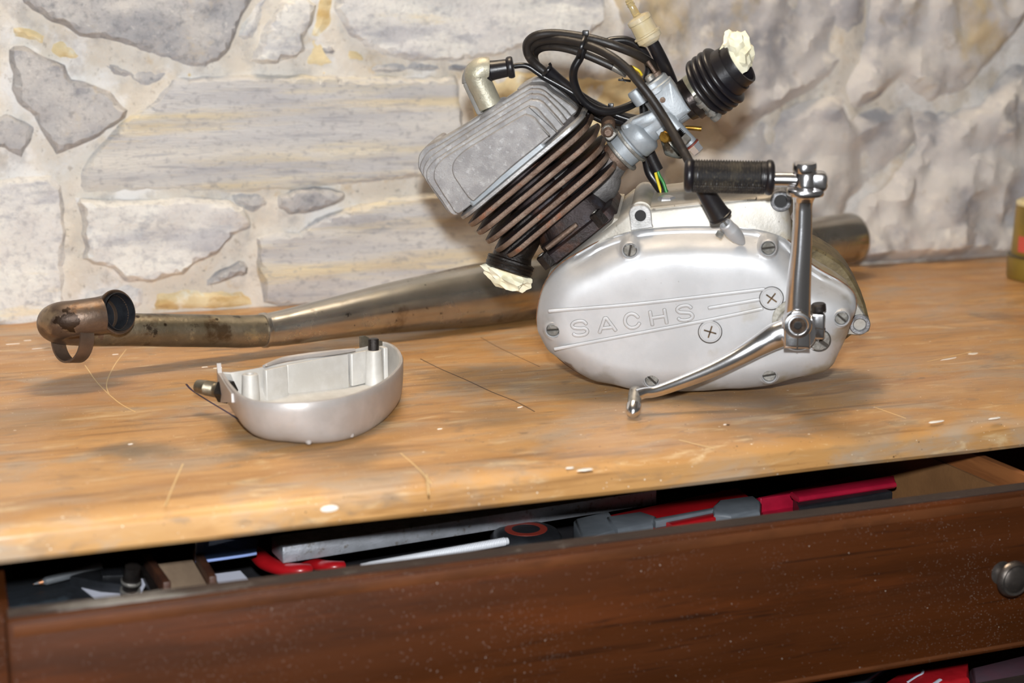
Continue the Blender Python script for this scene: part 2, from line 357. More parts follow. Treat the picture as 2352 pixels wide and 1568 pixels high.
# ------------------------------------------------------------------ stone wall
YW = 1.503
def wshift(x):
    t = min(1, max(0, (x-.62)/.30)); return -.028*t*t*(3-2*t)
def nz(a, b, s, o=0.0, oct=4): return noise.fractal(V((a*s+o, b*s-o*1.7, o*.37)), 1.0, 2.1, oct)
WF = (V((0, YW, 0)), V((1, 0, 0)), V((0, 0, 1)), V((0, -1, 0)))
def mortar_wall():
    mb = MB(); xs = list(np.arange(-.8, -.05, .05))+list(np.arange(-.05, 1.45, .008))+list(np.arange(1.45, 2.41, .05))
    zs = list(np.arange(-.02, .37, .008))+list(np.arange(.37, .96, .05)); nx = len(xs)
    vs = []
    for z in zs:
        for x in xs:
            k = 1+1.6*min(1, max(0, (x-.6)/.3))
            vs.append((x, YW-(wshift(x)+.0035*k*nz(x, z, 18, 3)+.0022*nz(x, z, 60, 8)), z))
    mb.add(vs, [(j*nx+i, j*nx+i+1, (j+1)*nx+i+1, (j+1)*nx+i) for j in range(len(zs)-1) for i in range(nx-1)])
    mb.closed_fix = False
    o = mb.build('wall_back', M_MORTAR, kind='structure', angle=180)
    o['label'] = 'rough stone wall with pale lime mortar behind the workbench'
    return o
WALL = mortar_wall()
def stone(px, mk, prot=.007, amp=.004, seed=0, st=(1, 1), step=.0048, edge=.005, raw=False, rough=1.0):
    out = px if raw else [(p.x, p.z) for p in (aty(x, y, YW-.004) for x, y in px)]
    out = resample(out, .0045)
    out = [(a+.0022*rough*noise.noise(V((a*90, b*90, seed))), b+.0022*rough*noise.noise(V((a*90, b*90, seed+9)))) for a, b in out]
    def h(a, b, d):
        t = min(1, d/edge); e = t*t*(3-2*t)
        ridge = abs(nz(a*st[0], b*st[1], 17, seed+.4, 3))
        f = noise.noise(V((a*st[0]*34, b*st[1]*34, seed)))
        step_ = .22*nz(a*st[0], b*st[1]*1.5, 26, seed*1.3, 4)
        return wshift(a)+(prot+amp*(nz(a*st[0], b*st[1], 12, seed)+.45*f-.6*ridge+step_))*(.12+.88*e)-.002*(1-e)
    mb = MB().relief(out, h, WF, step, -.04, .5, random.Random(seed))
    return mb.build('stone', STONE[mk], WALL, angle=30)
stone([(40,-60),(52,5),(110,45),(150,60),(185,85),(250,95),(310,112),(380,140),(430,150),(475,157),(505,140),(530,112),(545,78),(555,45),(580,0),(585,-60)], 'grey', .010, .006, 1, (.7, 1.3))
stone([(552,62),(580,22),(603,-20),(640,-30),(612,20),(600,50),(584,92),(560,96),(541,86)], 'light', .004, .003, 2)
stone([(578,138),(590,105),(602,68),(622,35),(642,5),(690,-20),(728,12),(716,58),(700,92),(706,118),(682,134),(632,148),(592,146)], 'light', .010, .005, 3)
stone([(742,112),(765,101),(784,101),(790,114),(768,126),(745,122)], 'grey', .005, .002, 4)
stone([(765,-60),(772,25),(790,58),(808,85),(838,108),(880,125),(940,138),(1050,142),(1150,130),(1200,112),(1290,110),(1350,88),(1392,50),(1390,-60)], 'light', .009, .005, 5, (.6, 1.5))
stone([(22,104),(58,104),(112,132),(150,150),(165,180),(215,195),(255,212),(294,254),(289,272),(248,300),(218,322),(170,340),(130,356),(105,320),(76,272),(38,235),(25,205),(30,170),(20,140)], 'grey', .010, .004, 6, rough=.7)
stone([(28,62),(70,62),(112,76),(108,108),(70,98),(33,86)], 'ochre', .003, .002, 7)
stone([(124,92),(168,104),(194,140),(165,140),(138,134),(117,116)], 'ochre', .003, .002, 8)
stone([(-40,275),(14,258),(60,274),(80,293),(76,322),(50,362),(10,345),(-40,330)], 'grey', .007, .003, 9)
stone([(-150,418),(-20,415),(60,404),(118,402),(142,425),(150,470),(151,560),(150,680),(149,740),(60,752),(-150,765)], 'light', .007, .005, 10, (1.2, .8))
stone([(240,142),(285,158),(330,160),(396,160),(385,185),(350,212),(322,202),(290,178),(262,170)], 'grey', .005, .003, 11)
stone([(345,236),(396,180),(500,172),(600,170),(850,176),(1056,172),(1066,260),(1072,418),(960,412),(840,424),(740,430),(620,442),(430,442),(300,440),(184,442),(186,400),(202,368),(250,310),(300,262)], 'strata', .007, .0032, 12, (.28, 2.2))
stone([(1082,180),(1190,160),(1300,172),(1400,180),(1490,172),(1515,258),(1480,330),(1400,380),(1350,424),(1220,430),(1095,420),(1088,300)], 'ochre', .006, .006, 13)
stone([(175,455),(250,458),(350,456),(440,450),(520,460),(560,475),(574,500),(580,526),(540,541),(520,560),(500,586),(450,606),(420,631),(340,651),(285,646),(260,621),(190,596),(196,570),(185,540),(190,510)], 'light', .012, .006, 14, (.7, 1.5))
stone([(533,448),(580,444),(618,442),(624,478),(582,491),(545,472)], 'grey', .005, .003, 15)
stone([(625,478),(634,448),(676,434),(720,428),(757,434),(800,441),(792,464),(722,490),(666,498)], 'grey', .008, .003, 16)
stone([(586,602),(590,548),(626,531),(682,531),(730,502),(800,477),(900,452),(1000,441),(1100,444),(1200,480),(1262,560),(1262,650),(1250,690),(900,700),(650,708),(606,698),(600,650)], 'strata', .008, .004, 17, (.5, 1.5))
stone([(452,656),(500,626),(550,600),(577,604),(571,630),(502,655),(472,661)], 'grey', .008, .003, 18)
stone([(180,670),(240,655),(330,662),(330,712),(260,722),(172,728)], 'light', .004, .003, 19)
stone([(360,676),(430,665),(560,668),(592,690),(590,704),(470,716),(352,712)], 'ochre', .003, .003, 20)
stone([(838,150),(940,144),(1060,148),(1180,136),(1188,150),(1060,164),(900,168),(846,166)], 'grey', .003, .003, 21)
stone([(738,-20),(762,-20),(768,35),(790,75),(812,102),(846,126),(836,146),(760,154),(700,152),(690,142),(716,120),(708,92),(728,52)], 'ochre', .004, .004, 22)
stone([(398,168),(520,158),(700,160),(900,172),(1050,170),(1050,174),(860,176),(600,170),(420,176)], 'ochre', .003, .002, 23)
# the rougher rock to the right
stone([(1400,-70),(1420,20),(1440,90),(1500,150),(1560,180),(1620,260),(1690,330),(1760,285),(1860,228),(1940,188),(1995,120),(2020,40),(2030,-70)], 'rock', .014, .012, 31, step=.0075, edge=.016)
stone([(2040,-70),(2030,50),(2010,130),(1975,200),(1985,262),(2050,230),(2100,190),(2170,235),(2250,225),(2330,120),(2400,40),(2400,-70)], 'rock', .020, .016, 32, step=.0075, edge=.016)
stone([(1640,345),(1700,345),(1775,292),(1870,240),(1960,212),(1985,270),(2060,252),(2130,250),(2140,330),(2060,400),(1980,470),(1960,560),(1900,600),(1760,604),(1640,560),(1560,470),(1580,390)], 'rock', .014, .013, 33, step=.0075, edge=.016)
stone([(2130,255),(2190,262),(2280,240),(2370,150),(2560,140),(2560,590),(2350,600),(2150,608),(1985,612),(1975,560),(1995,480),(2070,410),(2145,340)], 'rock', .018, .018, 34, step=.0075, edge=.016)
stone([(1480,340),(1560,300),(1600,350),(1560,430),(1540,470),(1420,470),(1400,440)], 'rock', .006, .006, 35, step=.010, edge=.02)
rr = random.Random(5)
for zc0 in (.39, .53, .67, .81):                                    # courses above the frame, and the wall's two ends
    x = -.78
    while x < 2.25:
        wd = rr.uniform(.14, .30); q = [(x+.012, zc0-.055), (x+wd*.5, zc0-.062), (x+wd-.012, zc0-.05), (x+wd-.008, zc0+.03), (x+wd*.6, zc0+.062), (x+.02, zc0+.055)]
        stone([(a+rr.uniform(-.008, .008), b+rr.uniform(-.008, .008)) for a, b in q], rr.choice(['light', 'grey', 'rock', 'strata']), .009, .005, rr.randint(50, 900), raw=True, step=.022)
        x += wd
for x0, x1 in ((-.78, -.1), (1.62, 2.3)):
    for zc0 in (.06, .18, .30):
        x = x0
        while x < x1-.1:
            wd = min(rr.uniform(.16, .26), x1-x)
            stone([(x+.01, zc0-.05), (x+wd-.01, zc0-.048), (x+wd-.012, zc0+.045), (x+wd*.5, zc0+.053), (x+.015, zc0+.046)], rr.choice(['light', 'grey', 'rock']), .008, .005, rr.randint(50, 900), raw=True, step=.022)
            x += wd

# ------------------------------------------------------------------ floor, ceiling (plain plaster, out of frame, they return the room's light)
M_PLASTER = mat('white_plaster', 'd8d2c6', None, rough=.9)
M_FLOOR = mat('concrete', '5a5550', '48443f', 5, rough=.9, bump=.4, bsc=60)
MB().box((.8, .4, 1.60), (1, 0, 0), (0, 1, 0), (0, 0, 1), 3.4, 2.6, .04).build('ceiling', M_PLASTER, kind='structure', base=(.8, .4, 1.6))
MB().box((.8, .4, -.92), (1, 0, 0), (0, 1, 0), (0, 0, 1), 3.4, 2.6, .04).build('floor', M_FLOOR, kind='structure', base=(.8, .4, -.92))

# ------------------------------------------------------------------ worktop
YF, ZB = .873, -.0235
wt = MB()
prof = [(1.535, 0), (.905, 0)]+[(YF+.030-.030*math.sin(a), -.009+.009*math.cos(a)) for a in [i*math.pi/16 for i in range(1, 9)]]+[(YF, ZB+.003), (YF+.0025, ZB), (1.535, ZB)]
m = len(prof); XA, XB = -.75, 2.2
xs = [XA+(XB-XA)*i/60 for i in range(61)]
wv = []
for x in xs:
    for (y, z) in prof:
        k = .0016*noise.noise(V((x*9, y*3, z*40))) if y < .95 else 0
        wv.append((x, y+k*.6, z+(k*.5 if z < -.001 else 0)))
wt.add(wv, [(i*m+k, i*m+(k+1) % m, (i+1)*m+(k+1) % m, (i+1)*m+k) for i in range(60) for k in range(m)]+[tuple(range(m)), tuple(range(60*m+m-1, 60*m-1, -1))])
TOP = tag(wt.build('worktop', M_BENCH, base=(.6, 1.2, 0), angle=30), 'worn orange-brown wooden worktop with paint spots and scratches under the engine', 'worktop')
def blob(p, rx, ry, ang, m, name, seed):
    r = random.Random(seed); mb = MB(); n = 14; c, s = math.cos(ang), math.sin(ang); top = []; bot = []
    for i in range(n):
        a = 2*math.pi*i/n; k = r.uniform(.75, 1.15); x, y = rx*k*math.cos(a), ry*k*math.sin(a)
        bot.append((p.x+c*x-s*y, p.y+s*x+c*y, p.z-.0003)); top.append((p.x+.8*(c*x-s*y), p.y+.8*(s*x+c*y), p.z+.0004))
    mb.add(bot+top, [(i, (i+1) % n, n+(i+1) % n, n+i) for i in range(n)]+[tuple(range(n, 2*n))]); return mb.build(name, m, TOP)
for i, (x, y, rx, ry, a) in enumerate([(2235,812,.006,.003,.2),(2180,824,.012,.0016,.25),(2150,968,.007,.0018,.1),(1345,1078,.006,.0018,.05),(1310,1074,.003,.0014,0),(265,814,.003,.0012,0),(500,845,.004,.0011,0),
        (470,843,.003,.0011,.1),(1195,935,.003,.001,.5),(30,790,.007,.0012,0),(95,800,.010,.0007,.05),(63,782,.004,.001,0),(2285,960,.006,.0014,.1),(1665,975,.0016,.001,0),(300,1020,.002,.001,.2),(1010,985,.002,.001,.1)]):
    blob(atz(x, y, 0), rx, ry, a, M_PAINT, 'paint_spot', i)
blob(atz(1672, 976, 0), .0016, .0011, .3, M_PENCIL, 'crumb', 77)
for i, (x, y, rx, rz) in enumerate([(757,1168,.006,.0026)]):
    p = aty(x, y, YF-.0004); mb = MB().lathe(p+V((0, .0008, 0)), (0, -1, 0), [(0, .0058), (.0008, .0056), (.0012, .004)], 14, ref=(0, 0, 1), squash=.38); mb.build('paint_spot', M_PAINT, TOP)
def line(px, r, m, name, z=0.0):
    MB().tube([atz(x, y, z) for x, y in px], r, 6, 6, up=(0, 0, 1), flat=.35).build(name, m, TOP)
line([(428,882),(440,895),(470,915),(520,945),(556,966),(600,975)], .0009, M_INK, 'pen_line')
line([(966,824),(1010,846),(1070,872),(1130,900),(1185,922),(1228,945)], .0006, M_PENCIL, 'pen_line')
line([(1105,775),(1150,800),(1240,842)], .0004, M_PENCIL, 'scratch')
for px in ([(290,802),(262,840),(245,880),(250,905)], [(195,838),(225,880),(270,922),(310,945)], [(920,1040),(960,1075),(990,1110)], [(380,1160),(400,1110),(420,1065)], [(700,850),(690,885)], [(1560,1010),(1640,1030)], [(2130,830),(2230,808)], [(2010,935),(2080,960)], [(980,1090),(985,1135)]):
    line(px, .00045, M_SCRATCH, 'scratch', .0001)

# ------------------------------------------------------------------ cabinet, two drawers
CAB = thing('workbench_cabinet', (.6, 1.2, -.9), 'dark wooden cabinet body carrying the worktop, seen in shadow behind the drawers', 'cabinet')
for x in (-.012, 1.40): MB().box((x, 1.19, -.46), (1, 0, 0), (0, 1, 0), (0, 0, 1), .03, .59, .871).build('side_panel', M_DARK, CAB)
MB().box((.694, 1.48, -.46), (1, 0, 0), (0, 1, 0), (0, 0, 1), 1.38, .012, .871).build('back_panel', M_DARK, CAB)
MB().box((.694, .93, -.165), (1, 0, 0), (0, 1, 0), (0, 0, 1), 1.38, .05, .010).build('rail', M_DARK, CAB)
MB().box((.694, 1.19, -.89), (1, 0, 0), (0, 1, 0), (0, 0, 1), 1.38, .59, .012).build('bottom_panel', M_DARK, CAB)
M_KNOB = mat('aged_nickel', '9a928c', '6f6863', 40, rough=.28, metal=.9, bump=.15, bsc=200, rvar=.1)
def drawer(yf, zt, zb, label, depth, knob=True):
    D = thing('drawer', (.694, yf+.2, zb), label, 'drawer', 'cabinet drawers')
    x0, x1 = .0135, 1.375; th = .019
    fp = MB()
    pr = [(yf+th, zt), (yf+.004, zt), (yf+.0012, zt-.0012), (yf, zt-.004), (yf, zb+.004), (yf+.0015, zb+.001), (yf+.005, zb), (yf+th, zb)]
    n = len(pr); xs = [(x0, .0035), (x0+.0012, .001), (x0+.004, 0)]+[(x0+.004+(x1-x0-.008)*i/40, 0) for i in range(1, 40)]+[(x1-.004, 0), (x1, .0035)]
    vs = []
    for x, ins in xs:
        for y, z in pr: vs.append((x, y+(ins if y < yf+.01 else 0), z-(ins if z > (zt+zb)/2 else -ins)*.6))
    fp.add(vs, [(i*n+k, i*n+(k+1) % n, (i+1)*n+(k+1) % n, (i+1)*n+k) for i in range(len(xs)-1) for k in range(n)]+[tuple(range(n)), tuple(range(len(xs)*n-1, (len(xs)-1)*n-1, -1))])
    F_ = fp.build('front_panel', M_DRAWER, D)
    MB().box(((x0+x1)/2, yf+.0115, zt+.0003), (1, 0, 0), (0, 1, 0), (0, 0, 1), x1-x0-.004, .013, .0008).build('dusty_top_edge', M_DUSTWOOD, F_, 'dark dusty top edge')
    MB().box(((x0+x1)/2, yf-.0001, zt-.0062), (1, 0, 0), (0, 1, 0), (0, 0, 1), x1-x0-.008, .0008, .0066, .0001).build('worn_lit_edge', M_WORNLITEDGE, F_, 'worn upper edge, paler brown painted in for flash on its rounding')  # paler strip painted in for flash on the rounded upper edge
    MB().box(((x0+x1)/2, yf-.0001, zb+.0048), (1, 0, 0), (0, 1, 0), (0, 0, 1), x1-x0-.008, .0008, .0026, .0001).build('worn_lit_edge', M_WORNLITEDGE, F_)  # paler strip painted in for the lit lower bevel
    for x in (x0-.002, x1-.010): MB().box((x, yf+th+depth/2, (zt+zb)/2), (1, 0, 0), (0, 1, 0), (0, 0, 1), .010, depth, zt-zb-.004).build('side_panel', M_DRAWER, D)
    MB().box(((x0+x1)/2, yf+th+depth, (zt+zb)/2), (1, 0, 0), (0, 1, 0), (0, 0, 1), x1-x0-.01, .010, zt-zb-.004).build('back_panel', M_DRAWERIN, D)
    MB().box(((x0+x1)/2, yf+th+depth/2, zb+.008), (1, 0, 0), (0, 1, 0), (0, 0, 1), x1-x0-.03, depth-.01, .006).build('bottom_panel', M_DRAWERTAN, D)
    if knob:
        c = aty(2300, 1315, yf) if knob is True else V((.694, yf, (zt+zb)/2)); a = V((0, -1, 0))
        k = MB().lathe(c, a, [(-.002, .0085), (.0005, .0085), (.0015, .0052), (.0075, .0050), (.0095, .007), (.0105, .0112), (.0120, .0130), (.0140, .0128), (.0162, .0110), (.0157, .0094), (.0172, .0072), (.0178, .0025)], 36).build('knob', M_KNOB, D, 'round nickel knob')
    return D
DR = drawer(.826, -.0398, -.1565, 'dark oak drawer front pulled open just under the worktop, full of tools', .42)
DV = MB().box((.7125, 1.045, -.088), (1, 0, 0), (0, 1, 0), (0, 0, 1), .006, .40, .1).build('divider', M_DRAWERIN, DR)
MB().box((.7085, 1.045, -.100), (1, 0, 0), (0, 1, 0), (0, 0, 1), .0025, .40, .103-.010).build('divider_liner', M_DRAWERTAN, DV)
DR2 = drawer(.826, -.187, -.30, 'lower drawer with grey dusty top edge, open below the upper drawer at the right', .45, knob=None or 2)

# ------------------------------------------------------------------ materials of the metal things
EB_ = EO-EN*.07
def est(px, col, r, soft, rag, st, d=-.01, ns=60): return ('b', col, tuple(E(px[0], px[1], d)-EB_), r, soft, ns, rag, st)
M_COVER = mat('satin_silver_casing', 'bebebf', 'b4b4b5', 30, rough=.52, metal=.42, bump=.05, bsc=900, rvar=.05, layers=[
    ('n', 'b5a078', 20, .66, .82, (1, 1, 1), .35), ('s', '5a4a3a', 260, .08, .06), ('n', '8f8a84', 300, .68, .76, (1, 1, 1), .4),
    est((1800, 868), '8f7a45', .014, .9, 1.2, .7), est((1890, 850), '8a7748', .018, .9, 1.2, .6), est((1945, 770), '85714a', .016, .9, 1.3, .6), est((1905, 625), '5d5038', .014, .9, 1.6, .8), est((1950, 670), '7d7052', .010, .9, 1.5, .6),
    est((1305, 842), '6e5136', .007, .8, 1.6, .8), est((1380, 872), '7b6a55', .02, .95, 1.5, .45), est((1610, 888), '8a7c5e', .02, .95, 1.5, .5), est((1715, 705), '9a8a6a', .012, .9, 1.4, .5), est((1632, 790), '9a8452', .010, .9, 1.5, .5), est((1270, 735), '8b7f70', .010, .9, 1.2, .4)])
M_COVERGRIME = mat('oily_grime', '8a744a', '5e4a2a', 60, rough=.45, metal=.1)
M_CASE = mat('bare_crankcase', 'b4b0a9', 'a39e94', 26, rough=.5, metal=.45, bump=.2, bsc=500, layers=[
    ('n', '9c8b66', 24, .54, .72, (1, 1, 1), .7), ('n', '3c3426', 150, .64, .72, (1, 1, 1), .7)])
M_CASEDARK = mat('grimy_case_top', '736649', '594d36', 60, rough=.55, metal=.35, bump=.5, bsc=260, layers=[('n', '2e281e', 150, .56, .68, (1, 1, 1), .85)])
M_LUG = mat('machined_lug', 'c9c8c6', 'a5a4a2', 120, rough=.5, metal=.55, bump=.3, bsc=900, layers=[('s', '4a443c', 300, .12, .06)])
M_LUGDARK = mat('worn_lug', '9c9da0', '6b6c6e', 160, rough=.42, metal=.7, bump=.5, bsc=700)
M_HEAD = mat('cast_head', 'a3a1a0', '8b8989', 60, rough=.55, metal=.35, bump=.45, bsc=900, layers=[
    ('n', 'c4c3c4', 240, .55, .68, (1, 1, 1), .5), ('n', '8a7a66', 30, .62, .76, (1, 1, 1), .5), ('s', '5b5450', 320, .09, .06)])
M_ALU = mat('silver_base_plate', 'b4b3b2', '8f8f90', 50, rough=.42, metal=.6, bump=.3, bsc=500, layers=[('n', '6c5c4a', 60, .6, .72, (1, 1, 1), .5)])
M_RUST = mat('rusty_cast_iron', '33292a', '28211f', 40, rough=.45, metal=.35, bump=.6, bsc=420, rvar=.1, layers=[
    ('n', '54321f', 30, .50, .66, (1, 1, 1), .75), ('n', '8a4a28', 60, .62, .74, (1, 1, 1), .55), ('n', '4c525e', 26, .58, .74, (1, 1, 1), .6)])
M_RUSTEDGE = mat('rust_brown_edge', '6a5548', '7d6a5c', 50, rough=.40, metal=.45, bump=.6, bsc=420, layers=[('n', '93502a', 45, .56, .68, (1, 1, 1), .7), ('n', '3f3028', 40, .56, .7, (1, 1, 1), .6), ('n', 'a39686', 160, .58, .7, (1, 1, 1), .5)])
M_IRON = mat('dark_iron', '7d7a78', '625f5e', 50, rough=.5, metal=.4, bump=.7, bsc=420, layers=[('n', '7d563a', 40, .58, .72, (1, 1, 1), .6), ('n', '2c2928', 40, .58, .7, (1, 1, 1), .6)])
M_OILY = mat('oily_black_iron', '15120f', '241a14', 60, rough=.3, metal=.2, bump=.6, bsc=500)
M_ZINC = mat('grey_zinc_casting', 'a3a8ac', '949a9f', 50, rough=.45, metal=.25, bump=.15, bsc=600, layers=[('s', '3a3632', 160, .09, .05), ('n', 'a9adb0', 90, .58, .72, (1, 1, 1), .4)])
M_BOWL = mat('oil_stained_bowl', '8a8e8a', '5c5a50', 60, rough=.25, metal=.5, bump=.3, bsc=300, layers=[('n', '3a2a14', 70, .54, .66, (1, 1, 1), .8)])
M_CHROME = mat('chrome', 'e6e4e4', None, rough=.20, metal=1.0, bump=.05, bsc=200, layers=[('n', '8a7060', 160, .70, .78, (1, 1, 1), .5)])
M_STEEL = mat('dull_steel', '98958f', '7c7973', 90, rough=.36, metal=.55, bump=.4, bsc=500, layers=[('n', '4a3a2c', 120, .6, .7, (1, 1, 1), .6)])
M_DSTEEL = mat('dark_steel', '3a3532', '2a2625', 90, rough=.35, metal=.7, bump=.5, bsc=500)
M_SCREW = mat('worn_screw_steel', 'a3a19b', '76746e', 200, rough=.40, metal=.45, bump=.8, bsc=900)
M_HOLE = mat('black_recess', '0c0a09', None, rough=.6)
M_RECESS = mat('dirty_groove', '2c241c', None, rough=.7)
M_BRASS = mat('brass', 'a8823a', '7d5c22', 90, rough=.34, metal=.85, bump=.3, bsc=500)
M_RUBBER = mat('black_rubber', '17151a', '1f1c1c', 60, rough=.34, bump=.12, bsc=400, spec=.45)
M_GRIP = mat('dusty_grip_rubber', '1b191a', '242120', 60, rough=.5, bump=.2, bsc=500, layers=[('n', '6e6450', 500, .5, .7, (1, 1, 1), .4), ('n', '5c5342', 40, .5, .7, (1, 1, 1), .35)])
M_CABLE = mat('black_cable', '131214', '1b191a', 60, rough=.3, bump=.1, bsc=500)
M_WORNCABLE = mat('worn_black_cable', '1f1b19', '2b2622', 60, rough=.42, bump=.2, bsc=500, layers=[('n', '5c5146', 40, .58, .74, (1, 1, 1), .5)])
M_CAP = mat('yellowed_plug_cap', 'b4af9c', 'a19c8a', 60, rough=.38, metal=.4, bump=.6, bsc=160, layers=[('s', '3c3626', 260, .11, .10), ('n', 'b8b090', 60, .55, .7, (1, 1, 1), .5)])
M_GREYPL = mat('grey_cap_shell', '8a8884', '76746f', 60, rough=.5, bump=.3, bsc=400)
M_LATEX = mat('cream_latex', 'eee9d2', 'e4ddbe', 40, rough=.5, bump=.35, bsc=160, sss=.25)
M_FILTER = mat('clouded_filter_plastic', 'f4ead0', 'ecdcb4', 60, rough=.14, trans=.6, ior=1.25)
M_PAPER_F = mat('filter_paper', 'efe4c0', None, rough=.8)
M_CLEAR = mat('amber_clear_plastic', 'e8d7a8', None, rough=.12, trans=.75, ior=1.45)
M_WGREEN = mat('green_wire', '2f7a3a', None, rough=.4)
M_WYELLOW = mat('yellow_wire', 'd8c030', None, rough=.4)
M_REDGASKET = mat('red_gasket', '6e2a1c', None, rough=.6)
M_GASKET = mat('brown_gasket', '7a5236', '4a3826', 200, rough=.8)

# ------------------------------------------------------------------ the engine
ENG = thing('moped_engine', tuple(EO-EN*.07), 'small silver moped engine with rusty cooling fins standing on the worktop', 'engine')
PT = E(1440, 360, -.07)

# crankcase ----------------------------------------------------------
case_px = [(1266,636),(1300,600),(1340,566),(1404,514),(1442,484),(1493,476),(1608,463),(1700,453),(1778,446),(1806,458),(1816,500),(1820,552),(1862,604),(1922,640),(1950,661),(1962,688),(1956,716),(1938,760),(1918,805),(1898,833),(1866,852),(1735,880),(1580,889),(1430,882),(1360,864),(1309,836),(1270,800),(1247,765),(1241,725),(1248,680)]
def rnd(px, d, n=4): return smooth2(plane2(px, d), n)
CASE = MB().shell(resample(plane2(case_px, -.030), .006), [(.004, -.026), (.0016, -.0275), (0, -.031), (0, -.07), (.002, -.118), (.008, -.126)], FR).build('crankcase', M_CASE, ENG, 'bare grey crankcase with oily grime')
# deeper rear half, a little larger at the right, with its own split line
rear_px = [(1404,520),(1450,490),(1500,480),(1608,468),(1780,454),(1806,470),(1824,530),(1863,564),(1900,582),(1933,604),(1951,626),(1971,660),(1988,699),(1997,735),(1997,750),(1980,767),(1960,767),(1930,790),(1880,812),(1735,830),(1400,820)]
MB().shell(resample(plane2(rear_px, -.052), .006), [(.002, -.052), (0, -.054), (0, -.09), (.003, -.112)], FR).build('case_half', M_CASEDARK, CASE, 'oil-grimed rear case half')
MB().shell(resample(plane2(z8([(1000,492),(1200,470),(1750,410),(2091,370),(2600,330),(2600,390),(1780,470),(1010,545)]), -.03), .004), [(.002, -.0262), (0, -.028), (0, -.033)], FR).build('top_rib', M_CASE, CASE)
# front left lug: arched block with a through hole
lug_out = z8([(712,848),(690,640),(682,580),(700,525),(745,485),(800,465),(862,460),(920,472),(975,510),(1008,560),(1020,620),(1030,760),(1046,800)])
lug = MB().shell(resample(plane2(lug_out, -.022), .002), [(.0006, -.0222), (0, -.0228), (0, -.034)], FR).build('mounting_lug', M_LUG, ENG, 'machined arched mounting lug')
c = E(1471, 495, -.022)
MB().lathe(c, EN, [(-.006, .0043), (.0004, .0043)], 28).build('hole', M_HOLE, lug)
MB().tube([E(1471, 493, -.0225)+EN*-.004, E(1477, 468, -.062), E(1484, 444, -.105)], [.0083, .0084, .0094], 32, 6).build('lug_barrel', M_CASE, lug)
l2 = MB().lathe(E(1794, 463, -.024), -EN, [(.03, .0046), (.0006, .0046), (0, .0052), (0, .0070), (.0006, .0078), (.05, .0082)], 36).build('mounting_lug', M_LUGDARK, ENG, 'dark worn mounting lug')
MB().lathe(E(1794, 463, -.024)-EN*.0016, -EN, [(0, .0049), (.001, .0049)], 24).build('hole', M_HOLE, l2)
l3 = MB().lathe(E(1975, 746, -.048), -EN, [(.012, .0046), (.0006, .0046), (0, .0052), (0, .0074), (.0006, .0080), (.055, .0084)], 36).build('mounting_lug', M_LUGDARK, ENG, 'dark worn mounting lug')
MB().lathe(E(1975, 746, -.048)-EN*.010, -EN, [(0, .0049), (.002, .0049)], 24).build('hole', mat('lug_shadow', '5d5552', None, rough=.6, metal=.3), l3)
MB().shell(resample(plane2([(1935,700),(1965,690),(1998,738),(1996,760),(1975,770),(1952,768),(1930,772)], -.052), .003), [(.001, -.0505), (0, -.052), (0, -.10)], FR).build('lug_web', M_CASE, l3)
# filler bolt on the deck
hb = MB().lathe(E(1531, 470, -.052), EV, [(0, .0088), (.0008, .0088)], 28).build('washer', M_FILTER, ENG)
MB().lathe(E(1531, 470, -.052)+EV*.0008, EV, [(0, .0068), (.0045, .0068), (.0058, .0055)], 6).build('bolt_head', mat('bright_hex_bolt', 'cfcfd2', None, rough=.2, metal=.7), hb)
fr_ = [(1412,508),(1440,486),(1493,476),(1608,463),(1700,453),(1786,447),(1812,470)]; bk_ = [(1430,492),(1456,462),(1499,441),(1570,431),(1690,421),(1775,424),(1822,452)]
dk = [E(x, y, -.031)-EV*.0006 for x, y in fr_]+[E(x, y, -.108) for x, y in bk_]; n7 = len(fr_)
dk += [p-EV*.012 for p in dk]
fs = [(i, i+1, n7+i+1, n7+i) for i in range(n7-1)]+[(2*n7+i, 3*n7+i, 3*n7+i+1, 2*n7+i+1) for i in range(n7-1)]
fs += [(i, 2*n7+i, 2*n7+i+1, i+1) for i in range(n7-1)]+[(n7+i, n7+i+1, 3*n7+i+1, 3*n7+i) for i in range(n7-1)]+[(0, n7, 3*n7, 2*n7), (n7-1, 3*n7-1, 4*n7-1, 2*n7-1)]
MB().add(dk, fs).build('deck_top', mat('stained_deck', '857a60', '6d6148', 40, rough=.5, metal=.4, bump=.4, bsc=300, layers=[('n', 'b8b2a6', 50, .56, .7, (1, 1, 1), .5), ('n', '5a4c34', 60, .6, .72, (1, 1, 1), .6)]), CASE, 'brown-stained top deck')
MB().shell(resample(plane2([(1256,640),(1290,606),(1345,560),(1404,508),(1410,496),(1422,498),(1424,512),(1360,566),(1300,620),(1264,655)], -.034), .004), [(.001, -.030), (0, -.032), (0, -.115)], FR).build('cylinder_deck', M_CASE, CASE)

# clutch cover -------------------------------------------------------
cov_px = z3([(40,900),(60,760),(110,640),(200,540),(330,460),(480,380),(650,325),(850,298),(1050,288),(1250,290),(1450,302),(1600,332),(1720,390),(1870,545),(2050,650),(2130,710),(2165,770),(2160,840),(2110,980),(2050,1110),(2000,1200),(1900,1260),(1700,1310),(1500,1345),(1300,1365),(1050,1375),(800,1372),(600,1350),(400,1300),(250,1220),(130,1110),(60,1000)])
cov2 = resample(smooth2(plane2(cov_px, -.026), 5), .0035)
xmin = min(p[0] for p in cov2); xmax = max(p[0] for p in cov2); zmin = min(p[1] for p in cov2); zmax = max(p[1] for p in cov2)
SCR = [(1447,575),(1765,570),(1270,758),(1497,873),(1767,862),(1933,731)]
SC2 = [e2(E(x, y, -.006)) for x, y in SCR]
def sstep(a, b, x):
    t = min(1, max(0, (x-a)/(b-a))); return t*t*(3-2*t)
